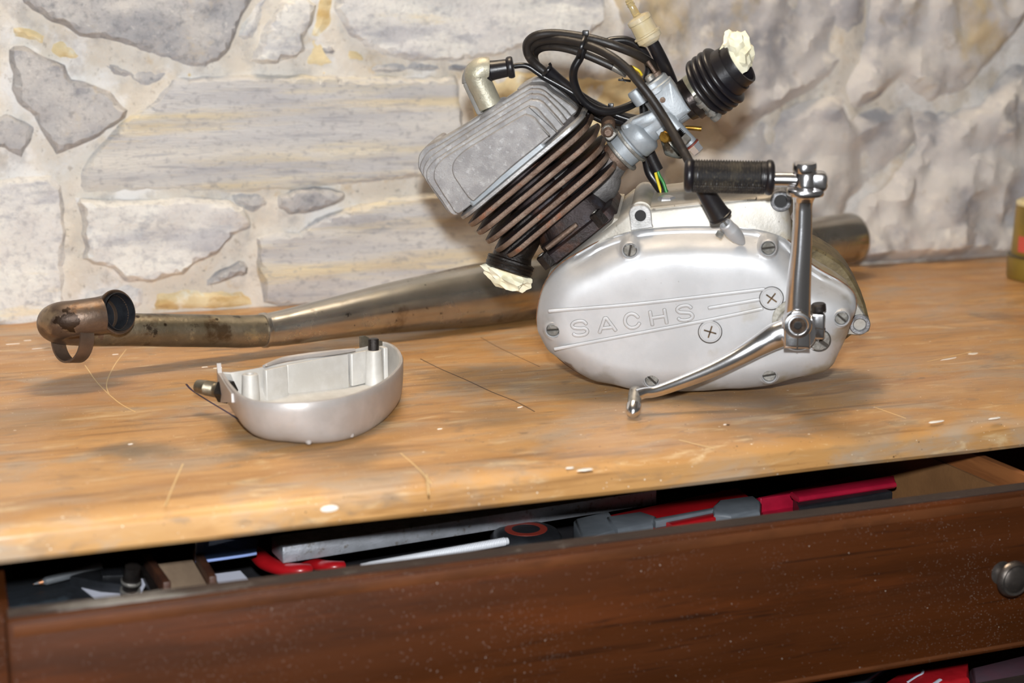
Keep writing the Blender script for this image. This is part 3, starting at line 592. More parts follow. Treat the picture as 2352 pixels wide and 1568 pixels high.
# raised finger that carries the clutch cable, and the raised badge panel
BA = V((*e2(E(1664, 512, 0)), 0)); BB = V((*e2(E(1713, 563, 0)), 0))
def covh(a, b, d):
    fl = sstep(zmin, zmax, b)
    conv = -.026+.026*math.sqrt(max(0, 1-(1-min(1, d/.024))**2))                   # rounded shoulder at the bottom and the ends
    cove = -.026+.0045*sstep(0, .0022, d)+.0005*sstep(.002, .004, d)+.021*(1-math.exp(-max(0, d-.0045)/.0058))   # lip, then a hollow slope at the top
    k = sstep(.50, .80, fl)*sstep(xmin+.012, xmin+.05, a)
    h = conv*(1-k)+cove*k
    return h
def covpost(a, b, h):
    for s in SC2:
        q = math.hypot(a-s[0], b-s[1])
        h = h+(max(h, -.0035)-h)*sstep(.0085, .0056, q)
        if q < .0052: h = -.0060
    return h
_B = np.array(resample(cov2, .0012)); _tau = .0050
_ps = np.mean(np.linalg.norm(_B-np.roll(_B, 1, 0), axis=1)); _dt = np.linspace(0, .09, 400); _xx = np.arange(-.3, .3, _ps)
_gt = np.log(np.exp(-np.sqrt(_dt[:, None]**2+_xx[None]**2)/_tau).sum(1))
def soft_d(a, b):
    s = np.exp(-np.hypot(_B[:, 0]-a, _B[:, 1]-b)/_tau).sum(); return float(np.interp(-math.log(s+1e-30), -_gt, _dt))
def covfull(a, b, d): return covpost(a, b, covh(a, b, d if d < .0004 else min(d+.001, max(0, soft_d(a, b)))))
COVER = MB().relief(cov2, covfull, FR, .0021, -.028, .1, rings=[.0007, .0014, .0022, .0032, .0042, .0052, .0066, .0084, .0104],
    extra=[(s[0]+r*math.cos(k*math.pi/16), s[1]+r*math.sin(k*math.pi/16), r) for s in SC2 for r in (.0025, .0047, .0052, .0056, .0064, .0073, .0083) for k in range(32)]).build('clutch_cover', M_COVER, ENG, 'satin silver oval side cover', angle=50)
MB().shell(resample(smooth2(plane2(cov_px, -.026), 5), .004), [(-.0008, -.0262), (-.0008, -.0275)], FR).build('gasket', M_GASKET, ENG, 'brown paper gasket line')
def slot_screw(px, d, r, ang, par, name='screw', m=M_SCREW, dp=.0022):
    p = E(*px, d); q = V((math.cos(ang), 0, 0)); x = EU*math.cos(ang)+EV*math.sin(ang); y = EN.cross(x)
    mb = MB(); sw = r*.15; n = 13
    for sgn in (1, -1):
        a0 = math.asin(sw/r); pts = [(r*math.cos(a0+(math.pi-2*a0)*i/n), sgn*r*math.sin(a0+(math.pi-2*a0)*i/n)) for i in range(n+1)]
        mb.shell(pts, [(0, -dp*2), (0, -.0004), (.0005, 0)], (p, x, y, EN))
    mb.lathe(p-EN*dp*1.9, EN, [(0, r*.95), (dp*.6, r*.95)], 20)
    o = mb.build(name, m, par); return o
for (x, y), a in zip(SCR, [1.4, .15, .1, -.75, .22, -.72]):
    s = slot_screw((x, y), -.0022, .0046, a, COVER)
    MB().lathe(E(x, y, -.0022), EN, [(-.0045, .0050), (-.0008, .0050), (0, .0053), (.0004, .0058), (-.0002, .0063), (-.004, .0068)], 30).build('screw_rim', M_COVER, COVER)
    MB().lathe(E(x, y, -.0022), EN, [(-.0055, .00505), (-.0024, .00500)], 24).build('screw_recess', M_RECESS, COVER)
slot_screw((1881, 781), .0006, .0081, -.62, COVER, 'plug_screw', M_STEEL, .002)
MB().lathe(E(1881, 781, -.0008), EN, [(-.003, .0088), (.0008, .0088), (.0006, .0082)], 32).build('plug_ring', M_RECESS, COVER)
for (x, y), a in (((1772, 685), .96), ((1631, 762), 1.30)):
    pl_ = MB().lathe(E(x, y, .0010), EN, [(-.003, .0085), (-.0004, .0085), (0, .0081), (0, .0074), (-.0003, .0071), (-.0003, .001)], 40).build('inspection_plug', M_COVER, ENG, 'round plug with a cross slot')
    MB().lathe(E(x, y, .0001), EN, [(-.002, .0090), (.0003, .0090)], 40).build('plug_groove', M_RECESS, pl_)
    p = E(x, y, .0008)
    cr = MB()
    for k in (0, 1):
        t = a+k*math.pi/2; X = EU*math.cos(t)+EV*math.sin(t); cr.box(p, X, EN.cross(X), EN, .0096, .0011, .0004)
    cr.build('cross_slot', mat('slot_dirt', '6a5236', '3a2c1c', 400, rough=.8), pl_)
# raised ridges and letters
M_GROOVE = mat('grey_dirt_line', '8f8a84', '7a736b', 300, rough=.7, metal=.2)
def ridge(pts, w, name='raised_ridge', hgt=.75, closed=False, n=8):
    P = [E(x, y, 0) for x, y in pts]
    L = catmull(P, n) if len(P) > 2 else [P[0].lerp(P[1], i/10) for i in range(11)]
    e = (L[0]-L[1]).normalized()*w*.75; f = (L[-1]-L[-2]).normalized()*w*.75
    L2 = [L[0]+e, L[0]+e*.7]+L+[L[-1]+f*.7, L[-1]+f]; R = [w*.25, w*.85]+[w]*len(L)+[w*.85, w*.35]
    return MB().tube([q+EN*.0001 for q in L2], R, 16, raw=True, up=EN, flat=hgt, sup=.38)
for pts in ([(1262,714),(1450,699),(1620,680),(1754,664)], [(1275,801),(1450,768),(1620,736),(1750,709)], [(1629,707),(1690,697),(1742,688)]):
    ridge(pts, .0013, hgt=.6).build('raised_ridge', M_COVER, COVER); ridge(pts, .00150, hgt=.08).build('ridge_edge', M_GROOVE, COVER)
LET = {
 'S': [(410,640),(372,606),(300,602),(236,622),(210,660),(240,698),(320,706),(392,706),(428,742),(402,786),(330,806),(262,804),(232,786)],
 'A': [[(602,762),(672,562),(700,560),(828,732)], [(645,704),(775,690)]],
 'C': [(1148,548),(1102,508),(1040,497),(984,528),(962,590),(978,650),(1030,693),(1092,694),(1140,670),(1166,634)],
 'H': [[(1318,468),(1352,654)], [(1522,438),(1556,628)], [(1338,560),(1536,530)]],
 'Z': [(1902,412),(1862,384),(1800,382),(1734,402),(1704,440),(1738,476),(1815,482),(1888,490),(1924,530),(1892,572),(1820,592),(1752,586),(1724,566)],
}
for k, st in LET.items():
    mb = MB()
    for s in (st if isinstance(st[0], list) else [st]):
        if len(s) == 4 and k == 'A':
            for a, b in ((0, 1), (1, 2), (2, 3)): r = ridge(zl([s[a], s[b]]), .00115, hgt=.5); mb.add(r.v, r.f)
        else:
            r = ridge(zl(s), .00115, hgt=.5); mb.add(r.v, r.f)
    mb.build('raised_letter', M_COVER, COVER)
    mg = MB()
    for s in (st if isinstance(st[0], list) else [st]):
        if len(s) == 4 and k == 'A':
            for a, b in ((0, 1), (1, 2), (2, 3)): r = ridge(zl([s[a], s[b]]), .00142, hgt=.09); mg.add(r.v, r.f)
        else:
            r = ridge(zl(s), .00142, hgt=.09); mg.add(r.v, r.f)
    mg.build('letter_edge', M_GROOVE, COVER)
# clutch cable boss
bd = (E(1713, 565, -.006)-E(1666, 514, .006)).normalized(); b0 = E(1666, 514, .0025)
BOSS = MB().lathe(b0, bd, [(.002, .0034), (-.0003, .0034), (-.0006, .0040), (0, .0048), (.0010, .0051), (.006, .0051), (.0065, .0054), (.0085, .0056), (.012, .0055), (.0165, .0049), (.021, .0036), (.0245, .0016)], 28).build('cable_boss', M_COVER, ENG, 'finger-shaped cable socket')
MB().lathe(E(1654, 539, .004), (E(1644, 534, .004)-E(1664, 545, .004)), [(-.002, .0026), (.0022, .0026), (.003, .002)], 6).build('grub_screw', M_SCREW, BOSS)

# foot lever ---------------------------------------------------------
HUBC = E(1833, 746, .012)
LEV = MB().lathe(E(1830, 748, .001), EN, [(0, .0150), (.0008, .0155), (.011, .0150), (.017, .0140), (.020, .0125)], 40).build('foot_lever', M_CHROME, ENG, 'chrome foot lever reaching down to the worktop')
lp = [(1812,760,.014,.0100),(1780,772,.015,.0098),(1740,795,.0165,.0080),(1690,823,.021,.0066),(1630,852,.028,.0057),(1560,880,.036,.0047),(1505,899,.043,.0040),(1480,902,.046,.0040),(1462,908,.050,.0046)]
MB().tube([E(x, y, d) for x, y, d, r in lp], [r for *_, r in lp], 24, 6, flat=.8, up=EN).build('lever_arm', M_CHROME, LEV)
pa = E(1459, 903, .046); pb = E(1453, 950, .057)
pe = atz(1453, 956, .0032)
pax = (pe-pa).normalized(); pl2 = (pe-pa).length-.0002
MB().lathe(pa-pax*.003, pax, [(-.002, .0025), (0, .0045), (.004, .0050), (pl2-.005, .0046)], 28).build('lever_peg', M_STEEL, LEV, 'dull steel peg')
MB().lathe(pa-pax*.003, pax, [(pl2-.0075, .0046), (pl2-.0072, .0056), (pl2-.002, .0054), (pl2+.001, .0042), (pl2+.0026, .0022)], 28).build('peg_tip', M_CHROME, LEV)
MB().box(E(1877, 745, .012), EU, EV, EN, .0105, .0195, .013, .0022).build('pinch_block', M_CHROME, LEV, 'pitted chrome pinch block')
MB().box(E(1877, 747, .012), EU*.98+EV*-.2, EV, EN, .0115, .0009, .0136).build('pinch_slit', M_RECESS, LEV)
MB().lathe(E(1881, 715, .012), EV*1+EU*-.12, [(0, .0046), (.0008, .0054), (.005, .0054), (.006, .0045)], 14).build('pinch_bolt', M_DSTEEL, LEV)
MB().lathe(E(1822, 735, .0005), EN, [(-.001, .0155), (.0012, .0155), (.0018, .014)], 40).build('seal_ring', mat('grey_felt_seal', 'b8b5ac', '8d897c', 200, rough=.9, bump=.8, bsc=600), LEV, 'grey felt seal ring')

# pedal crank --------------------------------------------------------
DC = .040; DT = .031
CRK = MB().shell(resample(plane2([(1801,801),(1801,740),(1808,724),(1822,713),(1840,713),(1852,722),(1860,738),(1861,802)], DC), .0025), [(.0012, DC-.019), (0, DC-.0178), (0, DC-.0012), (.0004, DC-.0004), (.0012, DC)], FR).build('pedal_crank', M_CHROME, ENG, 'upright chrome pedal crank')
MB().lathe(E(1832.5, 747, DC), EN, [(-.001, .0070), (.0004, .0070), (.0008, .0076), (.0005, .0094), (-.0005, .0101)], 40, closed=True).build('boss_rim', M_CHROME, CRK)
sh = MB(); 
def spl(t, q): return .00665+(.00022*math.cos(q*26)) if t < .9 else .0058
sh.surf(E(1832.5, 747, DC)-EN*.004, EN, .0044, 10, 104, spl, EU); SHAFT = sh.build('splined_shaft', mat('oily_shaft', '3c2f27', '55483c', 300, rough=.3, metal=.7, bump=.8, bsc=700), CRK, 'dark oily splined shaft end', angle=25)
MB().lathe(E(1832.5, 747, DC)+EN*.00045, EN, [(-.001, .0013), (.0001, .0013), (.0002, .0025), (.00005, .003)], 20).build('centre_dimple', M_HOLE, CRK)
MB().box(E(1832, 784, DC), EU, EV, EN, .0010, .0115, .0007).build('clamp_slit', M_RECESS, CRK)
ap = [(1832,728,DC-.010,.0094),(1833,700,DC-.0095,.0090),(1836,640,DC-.0092,.0083),(1840,580,DC-.0090,.0075),(1843,520,DT,.0068),(1844,478,DT,.0064),(1845,462,DT,.0068),(1846,450,DT,.0085)]
MB().tube([E(x, y, d) for x, y, d, r in ap], [r for *_, r in ap], 28, 7, up=EN, flat=[.80, .82, .86, .9, .95, 1, 1, 1]).build('crank_arm', M_CHROME, CRK)
fl = [e2(E(x, y, DT)) for x, y in [(1806,444),(1893,444)]]
fp = E(1850, 440, DT); rr_ = (fl[1][0]-fl[0][0])/2
MB().shell(resample([(rr_*math.cos(t)*(1.0 if math.cos(t) < 0 else .98), .0115*math.copysign(abs(math.sin(t))**.7, math.sin(t))) for t in [i*math.pi/20 for i in range(40)]], .0012), [(.0018, -.0026), (.0004, -.0021), (0, -.0012), (0, .0012), (.0004, .0021), (.0018, .0026)], (fp, EU, EN*-1, EV)).build('pivot_flange', M_CHROME, CRK)
PED = MB().lathe(E(1851, 434, DT), EV, [(0, .0082), (.0008, .0088), (.004, .0090), (.0075, .0086), (.0115, .0082), (.0125, .0074)], 36).build('folding_pedal', M_CHROME, ENG, 'folded pedal with a black rubber grip')
MB().box(E(1879, 416, DT), EU, EV, EN, .0125, .0132, .0150, .0040).build('fork_lug', M_CHROME, PED)
MB().lathe(E(1848, 393, DT), EV, [(-.0005, .0078), (.0006, .0082), (.0050, .0082), (.0060, .0076), (.0062, .0058), (.0055, .004)], 36).build('pivot_bolt', M_CHROME, PED)
MB().tube([E(1846, 414, DT), E(1830, 413, DT), E(1800, 412, DT), E(1770, 412, DT)], [.0062, .0053, .0052, .0052], 28, 4).build('axle', M_CHROME, PED)
g0, g1 = E(1572, 403, DT+.002), E(1778, 408, DT); gd = (g1-g0).normalized(); GL = (g1-g0).length
def griprad(t, q):
    s = math.sin(q); x = t*GL*.80
    if s > -.30: return .0112+.00050*math.cos(t*26*2*math.pi)
    return .0114+.00055*(1 if math.sin(x*2400+q*17)*math.sin(x*2400-q*17) > .1 else -1)*.6
MB().surf(g0+gd*(GL*.095), gd, GL*.80, 250, 96, griprad, EV).build('rubber_grip', M_GRIP, PED, 'ribbed dusty black rubber grip', angle=60)
for c0, sg, R_ in ((g0, 1, .0119), (g1, -1, .0124)):
    MB().lathe(c0, gd*sg, [(-.0002, .006), (0, .0092), (.0008, R_-.0010), (.0022, R_), (.0042, R_), (.0056, R_-.0008), (.0060, R_-.0014), (.0066, R_-.0014), (.0070, R_-.0010), (.0092, R_-.0010), (.0096, R_-.0016)], 40).build('grip_end', M_RUBBER, PED, 'smooth black grip end')

# cylinder with fins -------------------------------------------------
CA = (E(1341, 311, -.03)-E(1072, 530, -.03)).normalized(); CC = CA.cross(EN)*-1
CC = EN.cross(CA)
if CC.dot(EV) < 0: CC = -CC
CBASE = E(1326, 546, -.0725)
def cax(t, a=0, n=0): return CBASE+CC*t+CA*a+EN*n
def ct(px, d): q = E(*px, d)-CBASE; return q.dot(CC), q.dot(CA)
CFR = lambda t: (cax(t), CA, EN, CC)
CYL = MB().lathe(cax(-.012), CC, [(0, .027), (.02, .027), (.034, .0255), (.075, .0255), (.085, .0255)], 40).build('cylinder', M_RUST, ENG, 'rusty brown finned cylinder')
def rrect(a0, a1, n0, n1, r, k=6):
    pts = []
    for cx, cy, s in ((a1-r, n1-r, 0), (a0+r, n1-r, 1), (a0+r, n0+r, 2), (a1-r, n0+r, 3)):
        for i in range(k+1):
            t = (s+i/k)*math.pi/2; pts.append((cx+r*math.cos(t), cy+r*math.sin(t)))
    return pts
fins = [((340,1150),(1035,570)), ((390,1190),(1062,625)), ((437,1237),(1100,690)), ((490,1288),(1140,755)), ((545,1340),(1170,815)), ((612,1372),(1215,865))]
DF = -.030
for i, (l, r) in enumerate(fins):
    tl, al = ct(z1([l])[0], DF); tr, ar = ct(z1([r])[0], DF); t = (tl+tr)/2+.0012
    th = .0027
    out = rrect(al, ar+.004, -.0425, .0425, .020, 8)
    prof = [(.0015, -th), (.0004, -th*.7), (0, -th*.2), (0, th*.2), (.0004, th*.6), (.0020, th*.85)]
    sk = (tr-tl)/(ar-al)
    X = (CA+CC*sk).normalized(); Z = EN.cross(X)*-1; Z = Z if Z.dot(CC) > 0 else -Z
    o = cax(t-sk*(al+ar)/2)
    prof = [(p, q) for p, q in prof]
    if i == 0:
        F0 = MB().shell(out, [(.002, -.0022), (0, -.0012), (0, .0012), (.002, .0022)], (o, X, EN, Z)).build('fin', M_ALU, CYL, 'bright silver joint fin')
        T0 = t
    else:
        MB().shell(out, prof, (o, X, EN, Z)).build('fin', M_RUST, CYL)
        MB().shell(resample(out, .004), [(-.0002, -.0020), (-.0006, -.0010), (-.0006, .0010), (-.0002, .0018)], (o, X, EN, Z), False).build('fin_edge', M_RUSTEDGE, CYL)
tl, al = ct(z1([(838,1300)])[0], -.04); tr, ar = ct(z1([(1025,1150)])[0], -.04)
MB().tube([cax(tl, al, .0325), cax((tl+tr)/2, (al+ar)/2, .0325), cax(tr, ar, .0325)], [.002, .0024, .002], 10, 6).build('fin', M_RUSTEDGE, CYL)
MB().shell(rrect(al-.004, ar+.004, -.033, .032, .012), [(.0015, -.003), (0, -.002), (0, .0018), (.002, .0026)], (cax((tl+tr)/2), CA, EN, CC)).build('lower_fin', M_RUST, CYL)
# skirt and base flange
tA, aA = ct((1238,600), -.036); tB, aB = ct((1405,479), -.036)
TF = (tA+tB)/2-.0035
fl_out = rrect(aA, aB, -.040, .037, .010)
MB().shell(fl_out, [(.001, TF-.0048), (0, TF-.004), (0, TF+.0034), (.0016, TF+.0046)], (CBASE, CA, EN, CC)).build('base_flange', M_RUST, CYL, 'rust-brown base flange')
MB().shell(rrect(aA+.012, aB-.006, -.034, .031, .014), [(0, TF+.004), (.0005, TF+.012), (.004, TF+.026)], (CBASE, CA, EN, CC)).build('skirt', M_RUST, CYL)
for px in ((1369,492), (1247,590)):
    p = E(*px, -.0345)
    st = MB().lathe(p-CC*.003, CC, [(-.006, .0056), (.0045, .0056), (.0052, .0045)], 6).build('stud_nut', M_DSTEEL, CYL)
    MB().lathe(p-CC*.003, CC, [(.003, .0026), (.0058, .0026), (.006, .002)], 12).build('stud', M_STEEL, CYL)
# exhaust port
xp0 = cax(.040, -.010, .006); xp = E(1170, 612, -.058); xd = (E(1166, 628, -.058)-E(1186, 566, -.064)).normalized()
PORT = MB().tube([xp0, xp0.lerp(xp, .5), xp-xd*.012, xp-xd*.004], [.0165, .0150, .0150, .0165], 32, 6).build('exhaust_port', M_OILY, CYL, 'oily black exhaust port')
MB().lathe(xp-xd*.006, xd, [(0, .0160), (.001, .0190), (.0025, .0192), (.0028, .0186), (.004, .0192), (.0052, .0186), (.0064, .0192), (.0078, .0186), (.0092, .0190), (.0102, .0178), (.0100, .0150), (.004, .0148)], 44).build('port_collar', M_OILY, CYL)
# intake stub
idr = dirE(1418, 358, 1467, 315, -.07); i0 = E(1418, 359, -.0725)
MB().tube([cax(.052, .012, 0), E(1368, 430, -.0725), E(1393, 392, -.0725), i0-idr*.002], [.0175, .0150, .0125, .0118], 32, 7).build('intake_stub', M_IRON, CYL, 'dark iron intake stub')
MB().lathe(i0, idr, [(-.004, .0112), (-.003, .0124), (.001, .0126), (.002, .0118), (.009, .0118)], 36).build('intake_flange', M_RUSTEDGE, CYL)

# cylinder head ------------------------------------------------------
HL = [
 ([(410,1010),(330,905),(304,860),(299,820),(312,780),(345,745),(400,705),(690,530),(735,518),(775,535),(810,575),(862,635),(845,655),(640,822),(460,985)], -.030),
 ([(400,1045),(330,1088),(285,1035),(205,910),(192,870),(200,825),(230,785),(300,735),(700,490),(750,470),(790,482),(830,525),(900,607),(885,640),(640,850)], -.036),
 ([(400,1046),(308,1098),(240,1015),(160,905),(149,865),(155,830),(185,790),(260,737),(700,457),(770,430),(815,438),(850,468),(935,567),(915,610),(640,852)], -.043),
 ([(400,1044),(302,1098),(220,1002),(142,890),(130,850),(140,805),(170,765),(260,702),(700,424),(770,398),(820,403),(860,433),(960,545),(940,590),(640,850)], -.050),
 ([(400,1040),(298,1096),(200,975),(122,860),(111,820),(125,775),(160,730),(250,677),(700,397),(770,368),(820,373),(870,408),(985,520),(965,570),(640,848)], -.057),
 ([(400,1036),(294,1090),(190,955),(110,840),(102,790),(112,740),(150,700),(230,662),(380,573),(700,370),(760,346),(830,348),(880,388),(1008,482),(985,540),(640,845)], -.064),
]
HEAD = None; sub = []
for i, (px, d) in enumerate(HL):
    out = plane2(z1(px), d); out = resample(smooth2(out, 4), .0022)
    d2 = min(-.078, 2*-.0745-d)
    rings = [(.0008, d), (.0001, d-.0006), (0, d-.0012), (0, d2+.001), (.0008, d2)]
    if i == 0:
        HEAD = MB().shell(out, rings, FR).build('cylinder_head', M_HEAD, ENG, 'grey cast cylinder head with stepped fins', angle=30)
    else:
        MB().shell(out, rings, FR).build('head_fin', M_HEAD, HEAD, angle=30)
        MB().shell(out, [(-.00025, d-.0022), (-.00025, d-.0028)], FR, False).build('fin_groove', mat('groove_dirt', '6a645e', None, rough=.8) if i == 1 else bpy.data.materials['groove_dirt'], HEAD)
for px, d0, d1 in ((z1([(690,380),(695,352),(735,326),(790,306),(835,308),(865,325),(1015,462),(1000,500),(880,440)]), -.084, -.105), (z1([(130,730),(160,690),(215,648),(240,650),(250,690),(200,760)]), -.084, -.105)):
    MB().shell(resample(smooth2(plane2(px, d0), 4), .0022), [(.001, d0), (0, d0-.001), (0, d1)], FR).build('head_lug', M_HEAD, HEAD)
tl, al = ct(z1([(415,1050)])[0], -.036); tr, ar = ct(z1([(850,705)])[0], -.036)
ta, aa = ct(z1([(1015,520)])[0], -.05)
MB().shell(rrect(al, ar, -.036, .0375, .003), [(0, T0), (0, max(tl, tr)+.004)], (CBASE, CA, EN, CC)).build('joint_block', M_ZINC, HEAD, 'blue-grey joint block')
MB().shell(rrect(al-.012, aa+.002, -.034, .027, .006), [(0, T0), (0, max(tl, tr)+.004)], (CBASE, CA, EN, CC)).build('joint_plate', M_DSTEEL, HEAD)
# spark plug boss, cap and its rubber sleeve
sp = E(1128, 250, -.074); sd = (E(1096, 178, -.074)-sp).normalized()
MB().lathe(sp-CC*.012, CC, [(0, .0165), (.008, .0165), (.0125, .0140), (.014, .011)], 28).build('plug_boss', M_HEAD, HEAD)
k0, k1 = E(1128, 246, -.070), E(1098, 182, -.070); k2 = E(1112, 163, -.070); k3 = E(1131, 163, -.072)
cap = MB().tube([k0, k0.lerp(k1, .5), k1, E(1097, 169, -.070), E(1108, 160, -.071), E(1122, 160, -.072)], [.0093, .0093, .0095, .0097, .0097, .0090], 30, 7).build('spark_plug_cap', M_CAP, ENG, 'yellowed metal spark plug cap')
sx = (k1-k0).normalized(); sy = EN.cross(sx)
MB().box(k0.lerp(k1, .5)+sy*.0092-EN*.0040, sx, sy, EN, .027, .0066, .0110, .002).build('cap_seam', M_GREYPL, cap, 'grey cap rib')
MB().tube([k1+sy*.0092-EN*.0045, E(1076, 178, -.0745), E(1084, 160, -.0745), E(1100, 149, -.0745), E(1116, 146, -.0745)], [.0050, .0050, .0050, .0048, .0044], 12, 5).build('cap_seam', M_GREYPL, cap)
sl0, sl1 = E(1117, 164, -.072), E(1182, 153, -.074); sx = (sl1-sl0).normalized(); SL = (sl1-sl0).length
MB().lathe(sl0, sx, [(-.001, .0070), (0, .0087), (.003, .0088), (.0035, .0078), (.006, .0074), (SL-.006, .0068), (SL-.0055, .0078), (SL-.004, .0084), (SL-.002, .0084), (SL-.0008, .0076), (SL-.001, .0035)], 32).build('rubber_sleeve', M_RUBBER, cap, 'black rubber sleeve')

# carburettor --------------------------------------------------------
D7 = -.0725
A = idr; Bx = dirE(1551, 268, 1508, 202, D7)            # slider axis
n0 = E(1437, 342, D7)
CARB = MB().lathe(E(1440, 339, D7), A, [(-.002, .0105), (-.001, .0128), (.006, .0130), (.007, .0150), (.008, .0156), (.0165, .0156), (.0185, .0148), (.020, .0125), (.021, .0095)], 40).build('carburettor', M_ZINC, ENG, 'grey cast carburettor')
MB().tube([E(1465, 317, D7), E(1500, 290, D7), E(1535, 262, D7), E(1575, 230, D7)], [.0105, .0105, .0125, .0135], 32, 5).build('throat', M_ZINC, CARB)
MB().shell(resample(plane2(zb([(40,910),(70,870),(320,770),(420,840),(420,880),(160,1000),(130,1000)]), D7+.009), .003), [(.001, D7+.0105), (0, D7+.0098), (0, D7-.006)], FR).build('stiffening_web', M_ZINC, CARB)
MB().lathe(E(1441, 293, D7+.008), EV*.5+Bx, [(0, .0035), (.002, .0035), (.003, .0028)], 16).build('casting_stud', M_ZINC, CARB)
sb = E(1549, 264, D7+.002)
MB().tube([sb-Bx*.004, sb+Bx*.008, E(1514, 213, D7+.002)], [.0128, .0136, .0136], 36, 6, up=EN, flat=1.0, sup=.8).build('slider_housing', M_ZINC, CARB)
MB().shell(resample(plane2(zb([(300,545),(560,350),(640,460),(760,640),(830,745),(650,900),(600,830),(470,780)]), D7+.012), .003), [(.0018, D7+.0158), (.0005, D7+.0148), (0, D7+.013), (0, D7)], FR).build('housing_face', M_ZINC, CARB)
cp = E(1502, 203, D7+.002)
MB().lathe(cp, Bx, [(-.0035, .0142), (-.003, .0152), (.0006, .0152), (.0012, .0146), (.0016, .0138), (.0048, .0136), (.006, .0125), (.0065, .006)], 40).build('top_cap', M_ZINC, CARB)
MB().lathe(E(1466, 222, D7+.008), Bx, [(-.006, .0055), (.004, .0062), (.006, .0055)], 20).build('cap_ear', M_ZINC, CARB)
MB().lathe(E(1468, 188, D7+.006), dirE(1485, 200, 1455, 163, D7), [(-.002, .0036), (.004, .0036), (.005, .0030), (.0055, .0036), (.0135, .0036), (.0145, .0025)], 18).build('knurled_adjuster', M_BRASS, CARB, 'brass cable adjuster')
MB().lathe(E(1507, 170, D7), dirE(1507, 170, 1486, 138, D7), [(-.004, .0038), (.001, .0038), (.0015, .0015), (.0115, .0015), (.0118, .001)], 16).build('tickler_pin', M_RUSTEDGE, CARB, 'rusty tickler pin')
MB().lathe(E(1494, 181, D7+.010), Bx, [(-.001, .0038), (.0022, .0036), (.0034, .0022)], 18).build('cap_screw', M_STEEL, CARB)
MB().lathe(E(1522, 229, D7+.0148), EN, [(-.002, .0026), (.0014, .0022), (.0016, .0012)], 14).build('body_screw', M_RUSTEDGE, CARB)
bz = dirE(1531, 262, 1592, 330, D7)
pt0 = E(1531, 266, D7+.014)
MB().lathe(pt0, bz, [(-.003, .0020), (-.001, .0040), (.001, .0046), (.028, .0050), (.0285, .0040)], 28).build('jet_tube', M_ZINC, CARB)
MB().lathe(pt0, bz, [(.0285, .0056), (.0292, .0058), (.0298, .0056)], 28).build('gasket_ring', M_REDGASKET, CARB, 'red fibre gasket ring')
MB().lathe(pt0, bz, [(.0298, .0059), (.031, .0059), (.0312, .0052), (.0362, .0050), (.037, .004)], 6).build('drain_plug', bpy.data.materials['bright_hex_bolt'], CARB, 'bright hex drain plug')
MB().shell(resample(smooth2(plane2(zb([(430,1080),(560,1040),(640,1100),(720,1260),(730,1330),(690,1375),(560,1350),(490,1320),(460,1230)]), D7+.012), 4), .002), [(.004, D7+.016), (.001, D7+.014), (0, D7+.011), (0, D7-.012), (.003, D7-.016)], FR).build('float_bowl', M_BOWL, CARB, 'oil-stained float bowl')
MB().shell(resample(plane2(zb([(360,1010),(470,920),(640,1020),(660,1180),(600,1230),(430,1110)]), D7+.008), .003), [(.001, D7+.012), (0, D7+.011), (0, D7-.012)], FR).build('bowl_flange', M_ZINC, CARB)
slb = MB().lathe(E(1529, 314, D7+.020), EN*.9+EU*-.35+EV*.1, [(-.010, .0045), (.0005, .0048), (.002, .0047), (.003, .0038)], 8).build('mixture_screw', M_BRASS, CARB, 'brass slotted screw')
MB().box(E(1528, 313, D7+.023), EU*.8-EV*.3, EV, EN, .0085, .0011, .0008).build('mixture_slot', M_RECESS, slb) if False else None
isd = dirE(1549, 295, 1570, 318, D7)
isc = MB().lathe(E(1553, 300, D7+.022), isd, [(.006, .0048), (.0115, .0050), (.0125, .004)], 6).build('idle_screw', M_STEEL, CARB, 'steel idle screw with spring')
for k in range(5): MB().lathe(E(1553, 300, D7+.022), isd, [(.0005+k*.0012, .0032), (.0008+k*.0012, .0042), (.0011+k*.0012, .0032)], 16).build('spring_coil', M_DSTEEL, CARB)
MB().tube([E(1570, 293, D7+.002), E(1590, 294, D7+.002), E(1611, 296, D7+.002)], [.0016, .0018, .0019], 14, 4).build('overflow_nozzle', M_BRASS, CARB, 'brass overflow nozzle')
# clamp between stub and carburettor
cl = MB()
for t in (-.0055, .0045): cl.lathe(E(1437, 342, D7), A, [(t, .0158), (t-.0006, .0166), (t+.0006, .0170), (t+.0018, .0166), (t+.0018, .0150), (t, .0150)], 44, closed=True)
CL = cl.build('pipe_clamp', M_STEEL, ENG, 'double-band pipe clamp')
MB().lathe(E(1437, 342, D7), A, [(-.006, .0136), (.006, .0140)], 40).build('slotted_neck', M_ZINC, CL)
MB().shell(resample(smooth2(plane2([(1384,300),(1388,288),(1402,286),(1412,300),(1418,306),(1402,322),(1392,318)], -.056), 4), .0015), [(.0008, -.053), (0, -.054), (0, -.066)], FR).build('clamp_ear', M_STEEL, CL)
MB().lathe(E(1397, 303, -.053), EN, [(-.002, .0042), (.0016, .0040), (.003, .0025)], 18).build('clamp_bolt', M_RUSTEDGE, CL)
MB().lathe(E(1397, 290, -.066), -EN*.8+EV*.3, [(-.008, .0055), (.006, .0055), (.009, .004)], 18).build('clamp_nut', M_RUSTEDGE, CL)
